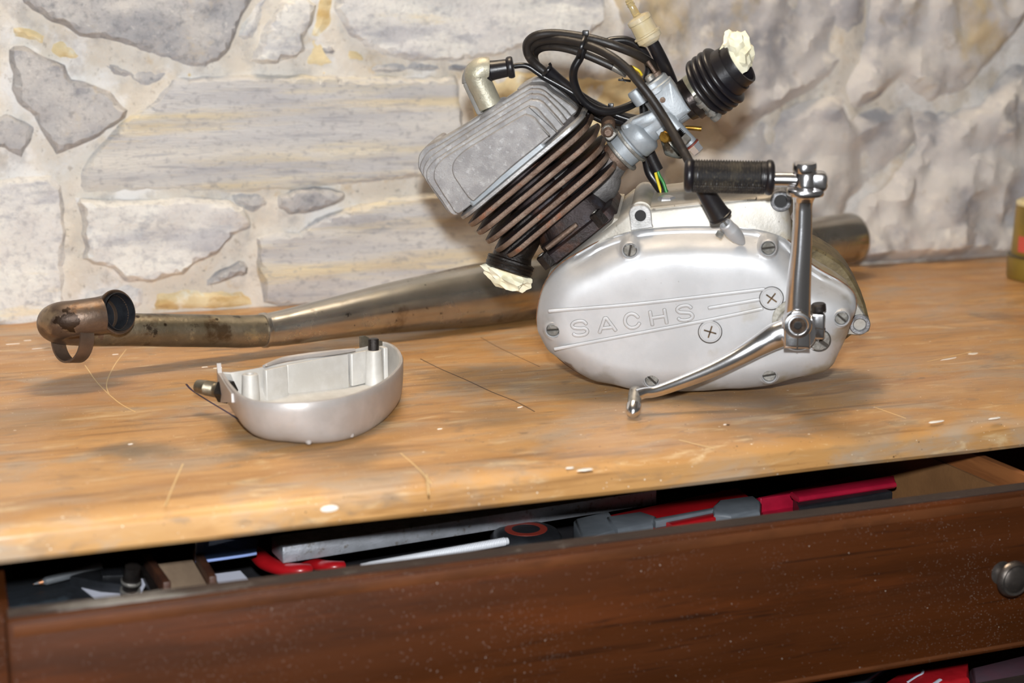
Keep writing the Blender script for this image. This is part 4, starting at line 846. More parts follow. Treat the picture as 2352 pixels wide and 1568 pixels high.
# outlet, hose clamp, bellows
OA = dirE(1597, 222, 1640, 190, D7); ob = E(1588, 228, D7)
MB().lathe(ob, OA, [(-.008, .0135), (-.003, .0150), (-.002, .0168), (.004, .0170), (.0045, .0160)], 44).build('outlet_ring', mat('polished_dark_ring', '4a4340', '2a2524', 60, rough=.22, metal=.8, bump=.2, bsc=400), CARB, 'dark outlet ring')
HC = MB().lathe(E(1597, 221, D7), OA, [(0, .0165), (.0004, .0172), (.0095, .0172), (.0100, .0165)], 44).build('hose_clamp', mat('zinc_strap', 'a9a898', '8f8d7c', 60, rough=.32, metal=.7, bump=.3, bsc=300), ENG, 'zinc hose clamp')
hp0, hp1 = E(1598, 223, D7+.019), E(1648, 271, D7+.012); hd = (hp1-hp0).normalized(); HLn = (hp1-hp0).length
MB().lathe(hp0, hd, [(-.001, .0022), (.002, .0026), (.003, .0022), (HLn*.3, .0022), (HLn*.7, .0022), (HLn-.004, .0022), (HLn-.0035, .0042), (HLn, .0042), (HLn+.0006, .0034)], 16).build('tension_screw', M_STEEL, HC)
for f in (.28, .68): MB().lathe(hp0+hd*(HLn*f), hd, [(-.0025, .0030), (-.002, .0042), (.002, .0042), (.0025, .0030)], 14).build('clamp_roller', M_STEEL, HC)
ba0 = E(1624, 201, D7); BA_ = (dirE(1624, 201, 1663, 171, D7)+EN*.24).normalized(); 
dax = (E(1663, 170, D7)-ba0).dot(BA_)
pf = [(-.006, .0165)]
for k in range(4):
    t = dax*k/3; R = .0243+.0003*math.sin(k)
    pf += [(t-.0027, .0196), (t-.0024, .0220), (t-.0015, R-.0006), (t-.0005, R), (t+.0005, R), (t+.0015, R-.0006), (t+.0024, .0220), (t+.0027, .0196)]
L2_ = (E(1707, 137, D7)-ba0).dot(BA_)
pf += [(dax+.005, .0192), (dax+.010, .0185), (L2_-.008, .0172), (L2_-.002, .0172), (L2_, .0168), (L2_-.0003, .0150), (L2_-.012, .0150)]
BEL = MB().lathe(ba0, BA_, pf, 56).build('intake_bellows', M_RUBBER, ENG, 'black rubber intake bellows', angle=60)
# fuel filter and hoses
HOSE = MB().tube([E(1495, 92, D7-.004), E(1510, 120, D7-.006), E(1525, 150, D7-.010), E(1540, 185, D7-.018), E(1552, 225, D7-.024)], [.0048, .0050, .0050, .0050, .0050], 24, 7).build('fuel_hose', M_RUBBER, ENG, 'thick black fuel hose')
f0, f1 = E(1495, 94, D7-.004), E(1464, 38, D7-.004); fd = (f1-f0).normalized(); FLn = (f1-f0).length
FIL = MB().lathe(f0, fd, [(-.002, .006), (0, .0080), (.0012, .0096), (.0045, .0098), (.0050, .0108), (.0062, .0108), (.0066, .0092), (FLn-.005, .0088), (FLn-.0045, .0095), (FLn-.0012, .0093), (FLn, .0075), (FLn+.0005, .003)], 36).build('fuel_filter', M_FILTER, ENG, 'clouded yellow fuel filter')
MB().lathe(f0, fd, [(.004, .0062), (FLn-.004, .0062)], 24).build('filter_element', M_PAPER_F, FIL)
MB().lathe(f0, fd, [(FLn, .0040), (FLn+.0015, .0030), (FLn+.009, .0027), (FLn+.0095, .0033), (FLn+.0110, .0026), (FLn+.0115, .0033), (FLn+.0130, .0025), (FLn+.0135, .0031), (FLn+.0150, .0020)], 18).build('filter_nozzle', M_CLEAR, FIL)

# cables -------------------------------------------------------------
def cable(pts, r, name='cable', m=None, lab=None, n=9, ribs=0, **k):
    P = []
    for p in pts: P.append(E(p[0], p[1], p[2] if len(p) > 2 else -.075))
    if not ribs: return MB().tube(P, r, 14, n, **k).build(name, m or M_CABLE, ENG, lab)
    C_ = catmull(P, n); L = sum((C_[i+1]-C_[i]).length for i in range(len(C_)-1)); N_ = int(L/.00075); Q = []; acc = 0; j = 0
    for i in range(N_+1):
        s = L*i/N_
        while j < len(C_)-2 and acc+(C_[j+1]-C_[j]).length < s: acc += (C_[j+1]-C_[j]).length; j += 1
        l = (C_[j+1]-C_[j]).length or 1e-9; Q.append(C_[j].lerp(C_[j+1], min(1, (s-acc)/l)))
    return MB().tube(Q, [r*(1+ribs*(i % 2)) for i in range(len(Q))], 12, raw=True).build(name, m or M_CABLE, ENG, lab, angle=80)
cable([(1180,152),(1200,150),(1216,154),(1234,166),(1252,178),(1285,196),(1324,218),(1365,240),(1409,262),(1453,277),(1500,290)], .0022, 'ignition_lead', lab='thin black ignition lead')
cable([(1500,275,-.088),(1450,272,-.088),(1400,256,-.088),(1340,226,-.088),(1290,194,-.088),(1255,168,-.086),(1228,146,-.084),(1212,122,-.080),(1212,98,-.076),(1232,82,-.072),(1270,77,-.070),(1320,82,-.066),(1370,92,-.062),(1420,108,-.062),(1468,128,-.070),(1512,156,-.090)], .0034, 'cable', M_WORNCABLE, 'black outer control cable', ribs=.03)
cable([(1490,290,-.095),(1440,283,-.095),(1390,268,-.095),(1330,235,-.095),(1284,200,-.095),(1250,170,-.092),(1226,140,-.088),(1219,114,-.082),(1236,97,-.076),(1275,91,-.068),(1320,97,-.060),(1365,110,-.050),(1404,130,-.042),(1439,157,-.036),(1468,190,-.030),(1497,227,-.026),(1527,273,-.020),(1552,315,-.010),(1578,362,.000),(1597,400,.008),(1615,436,.010)], .0033, 'clutch_cable', M_WORNCABLE, 'worn ribbed clutch cable crossing in front of the carburettor', ribs=.05)
cable([(1480,300,-.100),(1430,290,-.100),(1380,274,-.100),(1320,240,-.100),(1275,206,-.100),(1246,170,-.096),(1229,140,-.092),(1230,120,-.086),(1248,109,-.078),(1280,108,-.072),(1321,117,-.068),(1365,134,-.066),(1409,154,-.066)], .0030, 'throttle_cable', M_WORNCABLE, 'black throttle cable', ribs=.03)
cable([(1407,152,-.066),(1423,161,-.066),(1440,170,-.066)], .0032, 'ferrule', M_STEEL, 'steel cable ferrule')
cable([(1438,169,-.066),(1452,172,-.066),(1462,182,-.066)], .0007, 'inner_wire', M_STEEL)
cable([(1345,100,-.060),(1336,120,-.058),(1331,135,-.058),(1320,155,-.058),(1317,178,-.060),(1325,208,-.062),(1343,234,-.064),(1371,252,-.066),(1404,256,-.070),(1439,246,-.078),(1475,228,-.088)], .0032, 'cable', M_CABLE, 'shiny black cable hanging in a small loop')
cable([(1340,96,-.085),(1383,100,-.09),(1409,94,-.092),(1440,94,-.094),(1468,108,-.096),(1485,133,-.098),(1491,158,-.1),(1484,190,-.1),(1478,240,-.1),(1487,320,-.1)], .0036, 'cable', M_CABLE, 'black sleeve arching behind the carburettor')
cable([(1256,160,-.078),(1290,190,-.082),(1330,222,-.084),(1372,248,-.086),(1405,262,-.088)], .0046, 'wiring_sleeve', M_RUBBER, 'thick black wiring sleeve')
cable([(1388,268,-.09),(1430,276,-.09),(1480,290,-.092),(1500,310,-.095)], .0046, 'wiring_sleeve', M_RUBBER)
cable([(1482,310,-.085),(1488,340,-.085),(1498,365,-.085),(1511,391,-.085)], .0046, 'wiring_sleeve', M_RUBBER, 'black sleeve end with wires coming out')
cable([(1478,320,-.09),(1485,365,-.09),(1492,395,-.09),(1508,420,-.088),(1526,445,-.084)], .0040, 'wire', M_CABLE)
cable([(1509,385,-.085),(1514,402,-.084),(1524,420,-.082),(1532,446,-.08)], .0013, 'wire', M_WGREEN, 'green wire')
cable([(1504,384,-.083),(1506,398,-.083),(1512,420,-.083),(1520,446,-.082)], .0012, 'wire', M_WYELLOW, 'yellow wire')
cable([(1440,150,-.07),(1455,155,-.068),(1468,163,-.068),(1474,172,-.07)], .0010, 'wire', M_WYELLOW)
cable([(1420,183,-.06),(1432,184,-.06),(1448,186,-.062)], .0009, 'wire_strands', M_CABLE)
cable([(1429,178,-.06),(1433,184,-.06),(1438,188,-.06)], .0005, 'wire_strands', M_CABLE)
def tie(pts, w, name='cable_tie'):
    return MB().tube([E(*p) for p in pts], w, 10, 6, up=EN, flat=.4).build(name, M_CABLE, ENG)
t1 = tie([(1345,80,-.055),(1340,95,-.048),(1334,112,-.046),(1330,128,-.050),(1329,136,-.058)], .0017)
MB().box(E(1345, 76, -.056), EU, EV, EN, .0048, .0042, .005, .0008).build('tie_head', M_CABLE, t1)
tie([(1262,146,-.072),(1264,152,-.068),(1258,162,-.066),(1250,170,-.068),(1246,174,-.074)], .0013)
tie([(1392,262,-.075),(1388,268,-.076),(1383,274,-.08)], .0014)
MB().box(E(1403, 243, -.078), EU, EV, EN, .0042, .004, .004, .0006).build('tie_head', M_CABLE, ENG)
# rubber boot on the clutch cable and its inner wire
q0, q1 = E(1611, 425, .010), E(1657, 500, .006); qd = (q1-q0).normalized(); QL = (q1-q0).length
MB().lathe(q0, qd, [(-.004, .0036), (0, .0058), (.004, .0062), (QL-.006, .0074), (QL-.0022, .0080), (QL-.0018, .0086), (QL-.0004, .0086), (QL, .0080), (QL-.001, .0062), (QL-.006, .004)], 32).build('cable_boot', M_RUBBER, ENG, 'black rubber cable boot')
MB().tube([q1-qd*.004, b0+bd*.002], .0008, 8, 4).build('inner_wire', M_STEEL, ENG)

# ------------------------------------------------------------------ exhaust lying behind the engine
M_PIPE = mat('brown_stained_pipe', '8c8371', '6e6553', 22, rough=.36, metal=.75, bump=.35, bsc=300, rvar=.1, layers=[
    ('n', '4a3822', 26, .50, .62, (1, 1, 1), .85), ('n', 'b9aa86', 60, .58, .70, (1, 1, 1), .5), ('s', '2e2216', 90, .2, .12), ('n', '2c2018', 70, .60, .68, (1, 1, 1), .8)])
M_MUFF = mat('tarnished_chrome_muffler', 'b9b4ab', 'a59f94', 10, rough=.22, metal=.9, bump=.08, bsc=120, rvar=.08, layers=[
    ('n', '6b5940', 34, .56, .70, (1, 1, 1), .6), ('n', 'c8bda6', 20, .55, .7, (1, 1, 1), .5), ('s', '33281c', 140, .13, .14), ('n', '33281c', 90, .66, .72, (1, 1, 1), .8)])
pA = atz(1100, 677, .0297); pB = atz(1950, 547, .0435)
hd_ = V((pB.x-pA.x, pB.y-pA.y, 0)).normalized(); hn_ = V((-hd_.y, hd_.x, 0))
def X(x, y, off=0): return hit(x, y, hn_, pA-hn_*off)
XB_ = V((X(900, 707).x, X(900, 707).y, 0))
def xst(px, off, col, r, soft, rag, st, ns=120): return ('b', col, tuple(X(px[0], px[1], off)-XB_), r, soft, ns, rag, st)
M_ELBOW = mat('heat_browned_elbow', '705e50', '5c4d42', 30, rough=.36, metal=.55, bump=.3, bsc=300, layers=[
    ('n', 'a08868', 44, .58, .70, (1, 1, 1), .7), ('n', '7d5a3a', 60, .54, .68, (1, 1, 1), .6), ('n', '43342a', 90, .6, .7, (1, 1, 1), .6),
    xst((98, 735), .03, 'b39c7c', .014, .7, 1.2, .6), xst((148, 709), .046, '2c1c0e', .0058, .12, .8, .95), xst((158, 740), .047, '2c1c0e', .0092, .10, 1.3, .95), xst((140, 740), .047, '2c1c0e', .006, .1, 1.0, .95), xst((250, 690), .04, '3a2a1e', .012, .6, 1.4, .6)])
M_SOOT = mat('sooty_inside', '16161a', '26282c', 50, rough=.55, bump=.4, bsc=200, spec=.3)
def rpx(p, r): return r*((p-CAM).dot(FWD))/FPX
EXH = thing('exhaust_pipe', (X(900, 707).x, X(900, 707).y, 0), 'long tarnished exhaust pipe with brown elbow lying along the worktop behind the engine', 'exhaust')
mp = [(606,759,38),(622,757,39),(660,751,41.5),(750,734,47),(830,719,53),(900,707,58.5),(1000,692,65.5),(1100,677,72),(1240,657,72)]
P = [X(x, y) for x, y, r in mp]; R = [rpx(p, r) for p, (x, y, r) in zip(P, mp)]
P += [P[-1].lerp(pB, .25), P[-1].lerp(pB, .6), pB]; R += [.0290, .0290, .0282]
rc = catmull(P, 8); rs = []
for i in range(len(R)-1): rs += [R[i]+(R[i+1]-R[i])*j/8 for j in range(8)]
rs.append(R[-1])
e_ = (P[-1]-P[-2]).normalized()
rc += [pB+e_*.004, pB+e_*.0065, pB+e_*.0075]; rs += [.0275, .0255, .021]
MUF = MB().tube(rc, rs, 48, raw=True, up=(0, 0, 1)).build('muffler', M_MUFF, EXH, 'tarnished chrome muffler')
ts = pB+e_*.007
MB().lathe(ts, e_, [(-.002, .010), (.010, .010), (.010, .0085), (-.002, .0085)], 24, closed=True).build('tail_outlet', M_MUFF, MUF)
hp_ = [(612,758,37.0),(560,761,37.5),(500,760,37.5),(400,758.5,38),(300,757,38),(240,757,38.5)]
PH = [X(x, y) for x, y, r in hp_]; RH = [rpx(p, r) for p, (x, y, r) in zip(PH, hp_)]
# U-bend: from the header end, round to the front, back to the right
r0 = RH[-1]
ctr = X(170, 757); 
fe = X(268, 716, .034); fm = X(205, 728, .035); 
bend = PH+[X(196, 756, .000), X(150, 752, .006), X(128, 744, .017), X(142, 736, .028), X(176, 731, .034), fm]
MB().tube(PH+[X(200, 757, .0)], RH+[r0], 36, 7, up=(0, 0, 1)).build('header_pipe', M_PIPE, EXH, 'brown stained header pipe')
eb = [X(225, 757, 0), X(178, 755, .001), X(142, 750, .008), X(128, 742, .018), X(142, 735, .029), X(172, 731, .034), X(205, 726, .036), X(232, 722, .036)]
ELB = MB().tube(eb, [r0, r0*1.0, r0*1.03, r0*1.06, r0*1.06, r0*1.04, r0*1.03, r0*1.03], 36, 8, up=(0, 0, 1)).build('elbow', M_ELBOW, EXH, 'heat-browned elbow')
oc = X(271, 716, .036); od = (X(271, 716, .036)-X(200, 728, .034)).normalized(); od = (RGT*.80-FWD*.56+UPV*.12).normalized()
MB().lathe(oc-od*.024, od, [(0, .0142), (.001, .0148), (.015, .0152), (.0195, .0168), (.0225, .0178), (.0240, .0176), (.0243, .0168), (.0235, .0152), (.020, .0140), (.004, .0136), (.0035, .004)], 48).build('pipe_mouth', M_ELBOW, ELB, 'flared dark pipe mouth')
MB().lathe(oc-od*.024, od, [(.0042, .0130), (.0040, .0030)], 32).build('mouth_inside', M_SOOT, ELB)
MB().lathe(oc-od*.020, od, [(.0035, .0137), (.0225, .0150), (.0226, .0145), (.004, .0132)], 40, closed=True).build('mouth_lining', M_SOOT, ELB)
# half-open clamp ring hanging under the elbow
rcx = X(166, 774, .024); mbx = MB(); ring = []
rax = (FWD*.62+RGT*.55).normalized(); ra = UPV-rax*UPV.dot(rax); ra.normalize(); rb = rax.cross(ra)
for i in range(31):
    a = math.radians(72+i*(216/30)); ring.append(rcx+ra*(.0185*math.cos(a))+rb*(.0195*math.sin(a)))
t_in = []
vs = []; n_ = len(ring)
for i, p in enumerate(ring):
    o_ = (p-rcx).normalized()
    for s_, q_ in ((-1, 0), (1, 0), (1, 1), (-1, 1)): vs.append(p+rax*(.0060*s_)+o_*(.0016*q_))
fs = [(i*4+k, i*4+(k+1) % 4, (i+1)*4+(k+1) % 4, (i+1)*4+k) for i in range(n_-1) for k in range(4)]+[(0, 1, 2, 3), ((n_-1)*4+3, (n_-1)*4+2, (n_-1)*4+1, (n_-1)*4)]
mbx.add(vs, fs).build('clamp_ring', M_ELBOW, EXH, 'dark half-open clamp ring')
pj = X(609, 758); jd = (X(650, 753)-X(560, 761)).normalized()
MB().lathe(pj, jd, [(-.0030, rpx(pj, 37)), (-.0026, rpx(pj, 40.5)), (.0004, rpx(pj, 41)), (.0016, rpx(pj, 39))], 44).build('joint_lip', M_MUFF, EXH)

# ------------------------------------------------------------------ small cast cover lying open on the worktop
M_CAST = mat('painted_cast_shell', 'b9b4b1', 'aca6a2', 30, rough=.42, metal=.35, bump=.12, bsc=600, layers=[
    ('n', '8f857c', 40, .60, .74, (1, 1, 1), .5), ('n', '6a5f58', 90, .68, .76, (1, 1, 1), .6), ('s', '5a4032', 120, .09, .05)])
M_CASTIN = mat('pale_cast_inside', 'd2d0cc', 'c4c1bb', 40, rough=.5, metal=.25, bump=.12, bsc=700, layers=[('n', '8a8070', 60, .68, .78, (1, 1, 1), .6), ('s', '6b5a48', 160, .09, .05)])
ZR = .0325
rimpx = [(503,852),(512,868),(524,884),(548,908),(585,921),(650,926),(720,923),(790,912),(850,893),(895,868),(920,842),(926,822),(915,800),(893,786),(868,783),(830,797),(760,812),(660,830),(580,846),(530,854)]
def tilt(x, y): return ZR
rim = [atz(x, y, ZR) for x, y in rimpx]
rim2 = resample([(p.x, p.y) for p in [q for q in catmull([V((p.x, p.y, 0)) for p in rim[:15]], 6)]]+[(p.x, p.y) for p in rim[15:]], .004)
CB = V((sum(p[0] for p in rim2)/len(rim2), sum(p[1] for p in rim2)/len(rim2), 0))
CST = thing('cast_cover', tuple(CB), 'small grey cast aluminium shell lying open side up in front of the exhaust pipe', 'engine cover')
W0 = (V((0, 0, 0)), V((1, 0, 0)), V((0, 1, 0)), V((0, 0, 1)))
th = .0030
# outer skin down to the floor, then the rim and the inside back down
OUT = MB(); A_ = sum(rim2[i][0]*rim2[(i+1) % len(rim2)][1]-rim2[(i+1) % len(rim2)][0]*rim2[i][1] for i in range(len(rim2)))
if A_ < 0: rim2 = rim2[::-1]
def drop(p, ins, z):
    k = min(1, max(0, (CB.x+.012-p[0])/.06)); return ins*(.26+.62*k*k)
mN = len(rim2); rings = [(.034, .0002, 0), (.026, .0004, 0), (.0175, .0020, 0), (.0115, .0046, 0), (.0070, .0082, 0), (.0038, .0125, 0), (.0014, .0185, 0), (.0002, .0260, 0), (0, ZR-.0008, 0), (.0006, ZR, 0), (th-.0006, ZR, 0), (th, ZR-.0008, 0), (.0014, .0185, th), (.0070, .0096, th+.0008), (.0115, .0066, th+.004), (.0115, .0056, th+.012)]
cx_, cy_ = CB.x, CB.y; vs = []
for ri, (ins, z, bo) in enumerate(rings):
    for i, p in enumerate(rim2):
        a, b = rim2[i-1], rim2[(i+1) % mN]; dx, dy = b[0]-a[0], b[1]-a[1]; l = math.hypot(dx, dy) or 1
        q = bo+drop(p, ins, z) if z < ZR-.001 else ins
        cxd, cyd = cx_-p[0], cy_-p[1]; cl_ = math.hypot(cxd, cyd)
        if z >= ZR-.001: nx_, ny_ = -dy/l, dx/l
        else: nx_, ny_ = cxd/cl_, cyd/cl_
        vs.append((p[0]+nx_*q, p[1]+ny_*q, z))
fs = [(i*mN+k, i*mN+(k+1) % mN, (i+1)*mN+(k+1) % mN, (i+1)*mN+k) for i in range(len(rings)-1) for k in range(mN)]
nO = 11
sh = MB().add(vs[:nO*mN], [f for f in fs if max(f) < nO*mN]+[tuple(range(mN-1, -1, -1))]); sh.closed_fix = False
SH = sh.build('shell', M_CAST, CST, 'grey outer shell', angle=50)
ins_ = MB().add(vs[(nO-1)*mN:], [tuple(i-(nO-1)*mN for i in f) for f in fs if min(f) >= (nO-1)*mN]+[tuple(range((len(rings)-nO)*mN, (len(rings)-nO+1)*mN))]); ins_.closed_fix = False
INN = ins_.build('inner_lining', M_CASTIN, CST, 'pale inside of the shell', angle=50)
def post(px, r, zt, name, m, z0=.004, n=24, tip=None):
    c_ = atz(*px, zt)
    return MB().lathe((c_.x, c_.y, z0), (0, 0, 1), [(0, r*1.25), (zt-z0-.0006, r), (zt-z0, r-.0006)]+([(zt-z0, r*.55), (zt-z0-.004, r*.5)] if tip is None else []), n).build(name, m, CST), c_
post((574,858), .0058, ZR, 'screw_post', M_CASTIN)
pq, cq = post((858,803), .0060, ZR, 'screw_post', M_CASTIN, tip=1)
MB().lathe((cq.x, cq.y, ZR-.004), (0, 0, 1), [(0, .0042), (.0120, .0042), (.0128, .0036)], 24).build('dowel_pin', M_DSTEEL, CST, 'dark steel dowel pin')
# stepped panels of the back wall
for (xa, ya), (xb, yb), dd, ht in (((598,845),(650,834),.004,.0255), ((650,834),(795,808),.0022,.0265), ((795,808),(848,797),.004,.0255), ((884,790),(897,795),.004,.0255)):
    a, b = atz(xa, ya, ZR), atz(xb, yb, ZR); x_ = (b-a).normalized(); y_ = V((0, 0, 1)).cross(x_)
    MB().box((a+b)/2-V((0, 0, ht/2+.0008))-y_*(dd/2+.002), x_, y_, (0, 0, 1), (b-a).length*.97, dd, ht, .0010).build('wall_panel', M_CASTIN, CST)
def plate(pts, thick, name, m, nrm):
    n_ = V(nrm).normalized(); P_ = [V(p) for p in pts]; k = len(P_)
    return MB().add([p-n_*thick/2 for p in P_]+[p+n_*thick/2 for p in P_], [tuple(range(k-1, -1, -1)), tuple(range(k, 2*k))]+[(i, (i+1) % k, k+(i+1) % k, k+i) for i in range(k)]).build(name, m, CST)
a, b = atz(505, 856, ZR), atz(536, 897, ZR); dn = V((0, 0, -1)); xl = (a-b).normalized()
tl_ = a+V((0, 0, .0065))+xl*.003
plate([b+dn*.008-xl*.001, b+dn*.002, a+xl*.000, tl_, tl_+xl*.0012+dn*.008, a+dn*.016-xl*.000, a+dn*.020-xl*.008], .0030, 'end_plate', M_CAST, xl.cross(V((0, 0, 1))))
tr_ = atz(828, 797, ZR); te = atz(876, 786, ZR); xr = (te-tr_).normalized()
plate([tr_+dn*.012, tr_+V((0, 0, .0085)), tr_+xr*.004+V((0, 0, .0085)), tr_+xr*.012+V((0, 0, .0045)), te+V((0, 0, .0012)), te+dn*.012], .0024, 'tab_plate', mat('grimy_tab', '6f675a', '585144', 60, rough=.6, metal=.3, bump=.5, bsc=400), xr.cross(V((0, 0, 1)))+V((0, .0, 0)))
# rear curved flange behind the wall
MB().tube([atz(x, y, ZR+.0015) for x, y in [(606,841),(650,826),(710,817),(770,809),(815,803)]], [.0012, .0022, .0026, .0022, .0012], 10, 6).build('rear_flange', M_CAST, CST)
f0_ = atz(519, 899, .0195); f1_ = atz(455, 887, .020)
fx = (f1_-f0_).normalized(); fL = (f1_-f0_).length
FT = MB().lathe(f0_, fx, [(-.004, .0086), (.004, .0086), (.0048, .0074)], 6).build('hex_fitting', M_DSTEEL, CST, 'dark threaded hex fitting')
MB().lathe(f0_, fx, [(.003, .0068), (.0065, .0064), (.0072, .0052), (.009, .0052)]+[(.009+i*.0006, .0052+(.0004 if i % 2 else -.0002)) for i in range(1, 16)]+[(fL, .0050), (fL+.0006, .0042), (fL, .0026), (fL-.006, .0024)], 24).build('threaded_end', mat('brass_steel_thread', '8a8170', '6e6555', 100, rough=.35, metal=.8, bump=.3, bsc=400), FT)
for px in ((709,1012),(807,996)):
    p = atz(*px, .004); MB().lathe(p+V((0, .004, 0)), (0, -1, -.15), [(0, .0024), (.0045, .0022), (.0058, .0012)], 14).build('foot_pin', M_CAST, SH)
p = atz(757, 1000, .0065); MB().lathe(p+V((0, .004, .003)), (0, -1, -.5), [(0, .011), (.003, .0085), (.0052, .004)], 24, squash=.45, ref=(0, 0, 1)).build('worn_boss', M_LUGDARK, SH)

# ------------------------------------------------------------------ crumpled latex stuffed in the openings
def crumple(c, ax, L, W, D, seed, name, label, fold=1.0):
    bm = bmesh.new(); bmesh.ops.create_icosphere(bm, subdivisions=3, radius=1.0); rn = random.Random(seed)
    for v in bm.verts:
        p = v.co.copy(); r = 1-2*abs(noise.noise(p*1.25+V((seed, seed*.7, 1))))
        v.co = p*(.62+fold*(.30*r+.20*noise.noise(p*2.6+V((1, seed, 3)))+.16*(1-2*abs(noise.noise(p*2.9+V((4, 2, seed)))))+rn.uniform(-.03, .03)))
    bmesh.ops.subdivide_edges(bm, edges=bm.edges, cuts=2, use_grid_fill=True)
    ax = V(ax).normalized(); s1 = (EN-ax*EN.dot(ax)).normalized(); s2 = s1.cross(ax); vs = []
    for v in bm.verts:
        p = v.co; k = 1+.05*noise.noise(p*5)
        vs.append(c+ax*(p.x*k*L)+s2*(p.y*k*W)+s1*(p.z*k*D))
    bm.verts.index_update()
    mb = MB().add(vs, [tuple(v.index for v in f.verts) for f in bm.faces]); bm.free()
    o = mb.build(name, M_LATEX, base=tuple(c), angle=28); tag(o, label, 'glove', 'crumpled latex stuffed in engine openings'); return o
crumple(E(1692, 118, D7+.004), (E(1686, 78, D7)-E(1702, 150, D7)), .0172, .0125, .012, 2.3, 'latex_glove', 'cream latex glove scrap poking out of the black intake bellows at the top', 1.15)
crumple(E(1163, 632, -.054), (E(1205, 652, -.05)-E(1120, 606, -.05)), .0205, .0105, .013, 7.1, 'latex_glove', 'cream latex glove scrap stuffed in the oily exhaust port under the fins', 1.1)

# ------------------------------------------------------------------ tin at the right edge
M_TIN = mat('olive_gold_tin', '8f7a34', '7d6a30', 20, rough=.4, metal=.35, layers=[('n', 'a8862f', 14, .5, .66, (1, 1, .6), .6)])
jc = atz(2420, 640, 0); jr = .0485
JAR = thing('tin_can', (jc.x, jc.y, 0), 'olive-gold tin can with pale rim at the right edge of the worktop', 'can')
MB().lathe((jc.x, jc.y, .0), (0, 0, 1), [(0, jr), (.0015, jr+.002), (.024, jr+.0025), (.026, jr+.0015), (.0265, jr-.001), (.082, jr-.0035), (.085, jr-.005), (.080, jr-.006), (.070, jr-.0065), (.0695, .004)], 64).build('can_body', M_TIN, JAR)
MB().lathe((jc.x, jc.y, .0255), (0, 0, 1), [(0, jr+.0022), (.0012, jr+.0034), (.0026, jr+.0010)], 64).build('base_ring', mat('grey_steel_seam', '6f6a52', None, rough=.35, metal=.8), JAR)
MB().lathe((jc.x, jc.y, .081), (0, 0, 1), [(0, jr-.0045), (.002, jr-.0028), (.005, jr-.0032), (.007, jr-.006), (.006, jr-.012), (.001, .003)], 64).build('pale_lid', mat('cream_lid', 'e6e2cc', 'd8c88a', 20, rough=.45), JAR, 'cream lid')
ad = atz(2318, 600, .03)-V((jc.x, jc.y, .03)); ang0 = math.atan2(ad.y, ad.x); vs = []
for i in range(9):
    a = ang0-.10-i*.05
    for z in (.032, .050): vs.append((jc.x+(jr-.0008)*math.cos(a), jc.y+(jr-.0008)*math.sin(a), z))
MB().add(vs, [(i*2, i*2+2, i*2+3, i*2+1) for i in range(8)]).build('red_label', mat('red_label_print', 'c8574a', None, rough=.5), JAR, 'small red label patch')

# ------------------------------------------------------------------ things lying in the open drawer
def slab(px, z, h, name, m, label, cat, bev=.0012, group=None, par=None):
    pts = [atz(x, y, z) for x, y in px]; c = sum(pts, V())/len(pts)
    mb = MB().shell([(p.x-c.x, p.y-c.y) for p in pts], [(bev, -h), (0, -h+bev), (0, -bev), (bev*.4, -bev*.3), (bev, 0)] if h > 2.2*bev else [(0, -h), (0, 0)], (V((c.x, c.y, z)), V((1, 0, 0)), V((0, 1, 0)), V((0, 0, 1))))
    if par is not None: return mb.build(name, m, par, label)
    return tag(mb.build(name, m, base=(c.x, c.y, z-h)), label, cat, group)
M_MAT = mat('black_rubber_mat', '1d2228', '14171c', 30, rough=.6, bump=.6, bsc=200, layers=[('s', '5c6468', 500, .12, .12), ('n', '3a444c', 40, .55, .7, (1, 1, 1), .6)])
M_PAPERS = mat('white_paper', 'c9ccda', None, rough=.7)
M_BPLAS = mat('black_plastic', '17191c', '202226', 60, rough=.4, bump=.2, bsc=300)
M_REDPL = mat('red_plastic', 'a01219', '8a0e15', 30, rough=.32)
M_CRIMSON = mat('crimson_plastic', 'a01632', '8a122a', 30, rough=.3)
M_GREYPLA = mat('grey_plastic', '666c72', '585e64', 30, rough=.45)
M_LENS = mat('smoky_lens', '4a5a78', None, rough=.05, trans=.8, ior=1.45)
M_BARWOOD = mat('pale_wood_strip', 'a08a72', '8a7460', 30, (1, .3, 1), rough=.6, bump=.3, bsc=200)
M_BAREDGE = mat('brown_strip_edge', '3a2218', '4a2c1c', 60, rough=.5, bump=.4, bsc=200)
M_ALBAR = mat('scuffed_aluminium', 'b4b8c0', '9fa2a8', 60, rough=.4, metal=.6, bump=.3, bsc=400, layers=[('n', '7d7468', 180, .56, .66, (1, 1, 1), .7)])
M_TRAY = mat('grey_tool_tray', '2a2a2e', '202024', 20, rough=.6, bump=.2, bsc=200)
zi = -.088
tray = MB().box((.366, 1.06, -.1335), (1, 0, 0), (0, 1, 0), (0, 0, 1), .66, .38, .010, .002).build('tool_tray', M_TRAY, base=(.366, 1.06, -.1385))
tag(tray, 'dark grey tray under all the tools in the open drawer', 'tray')
slab([(-10,1330),(205,1312),(232,1380),(15,1412)], zi, .014, 'rubber_mat', M_MAT, 'folded navy-black rubber sheet at the left end of the open drawer', 'sheet', .002)
slab([(163,1330),(240,1318),(340,1330),(322,1366),(222,1376)], zi+.0006, .0006, 'paper_sheet', M_PAPERS, 'white paper with thin curved lines under the black box in the drawer', 'paper')
ps = bpy.data.objects.new('x', None); bpy.data.objects.remove(ps)
pp = [o for o in bpy.data.objects if o.name.startswith('paper_sheet')][0]
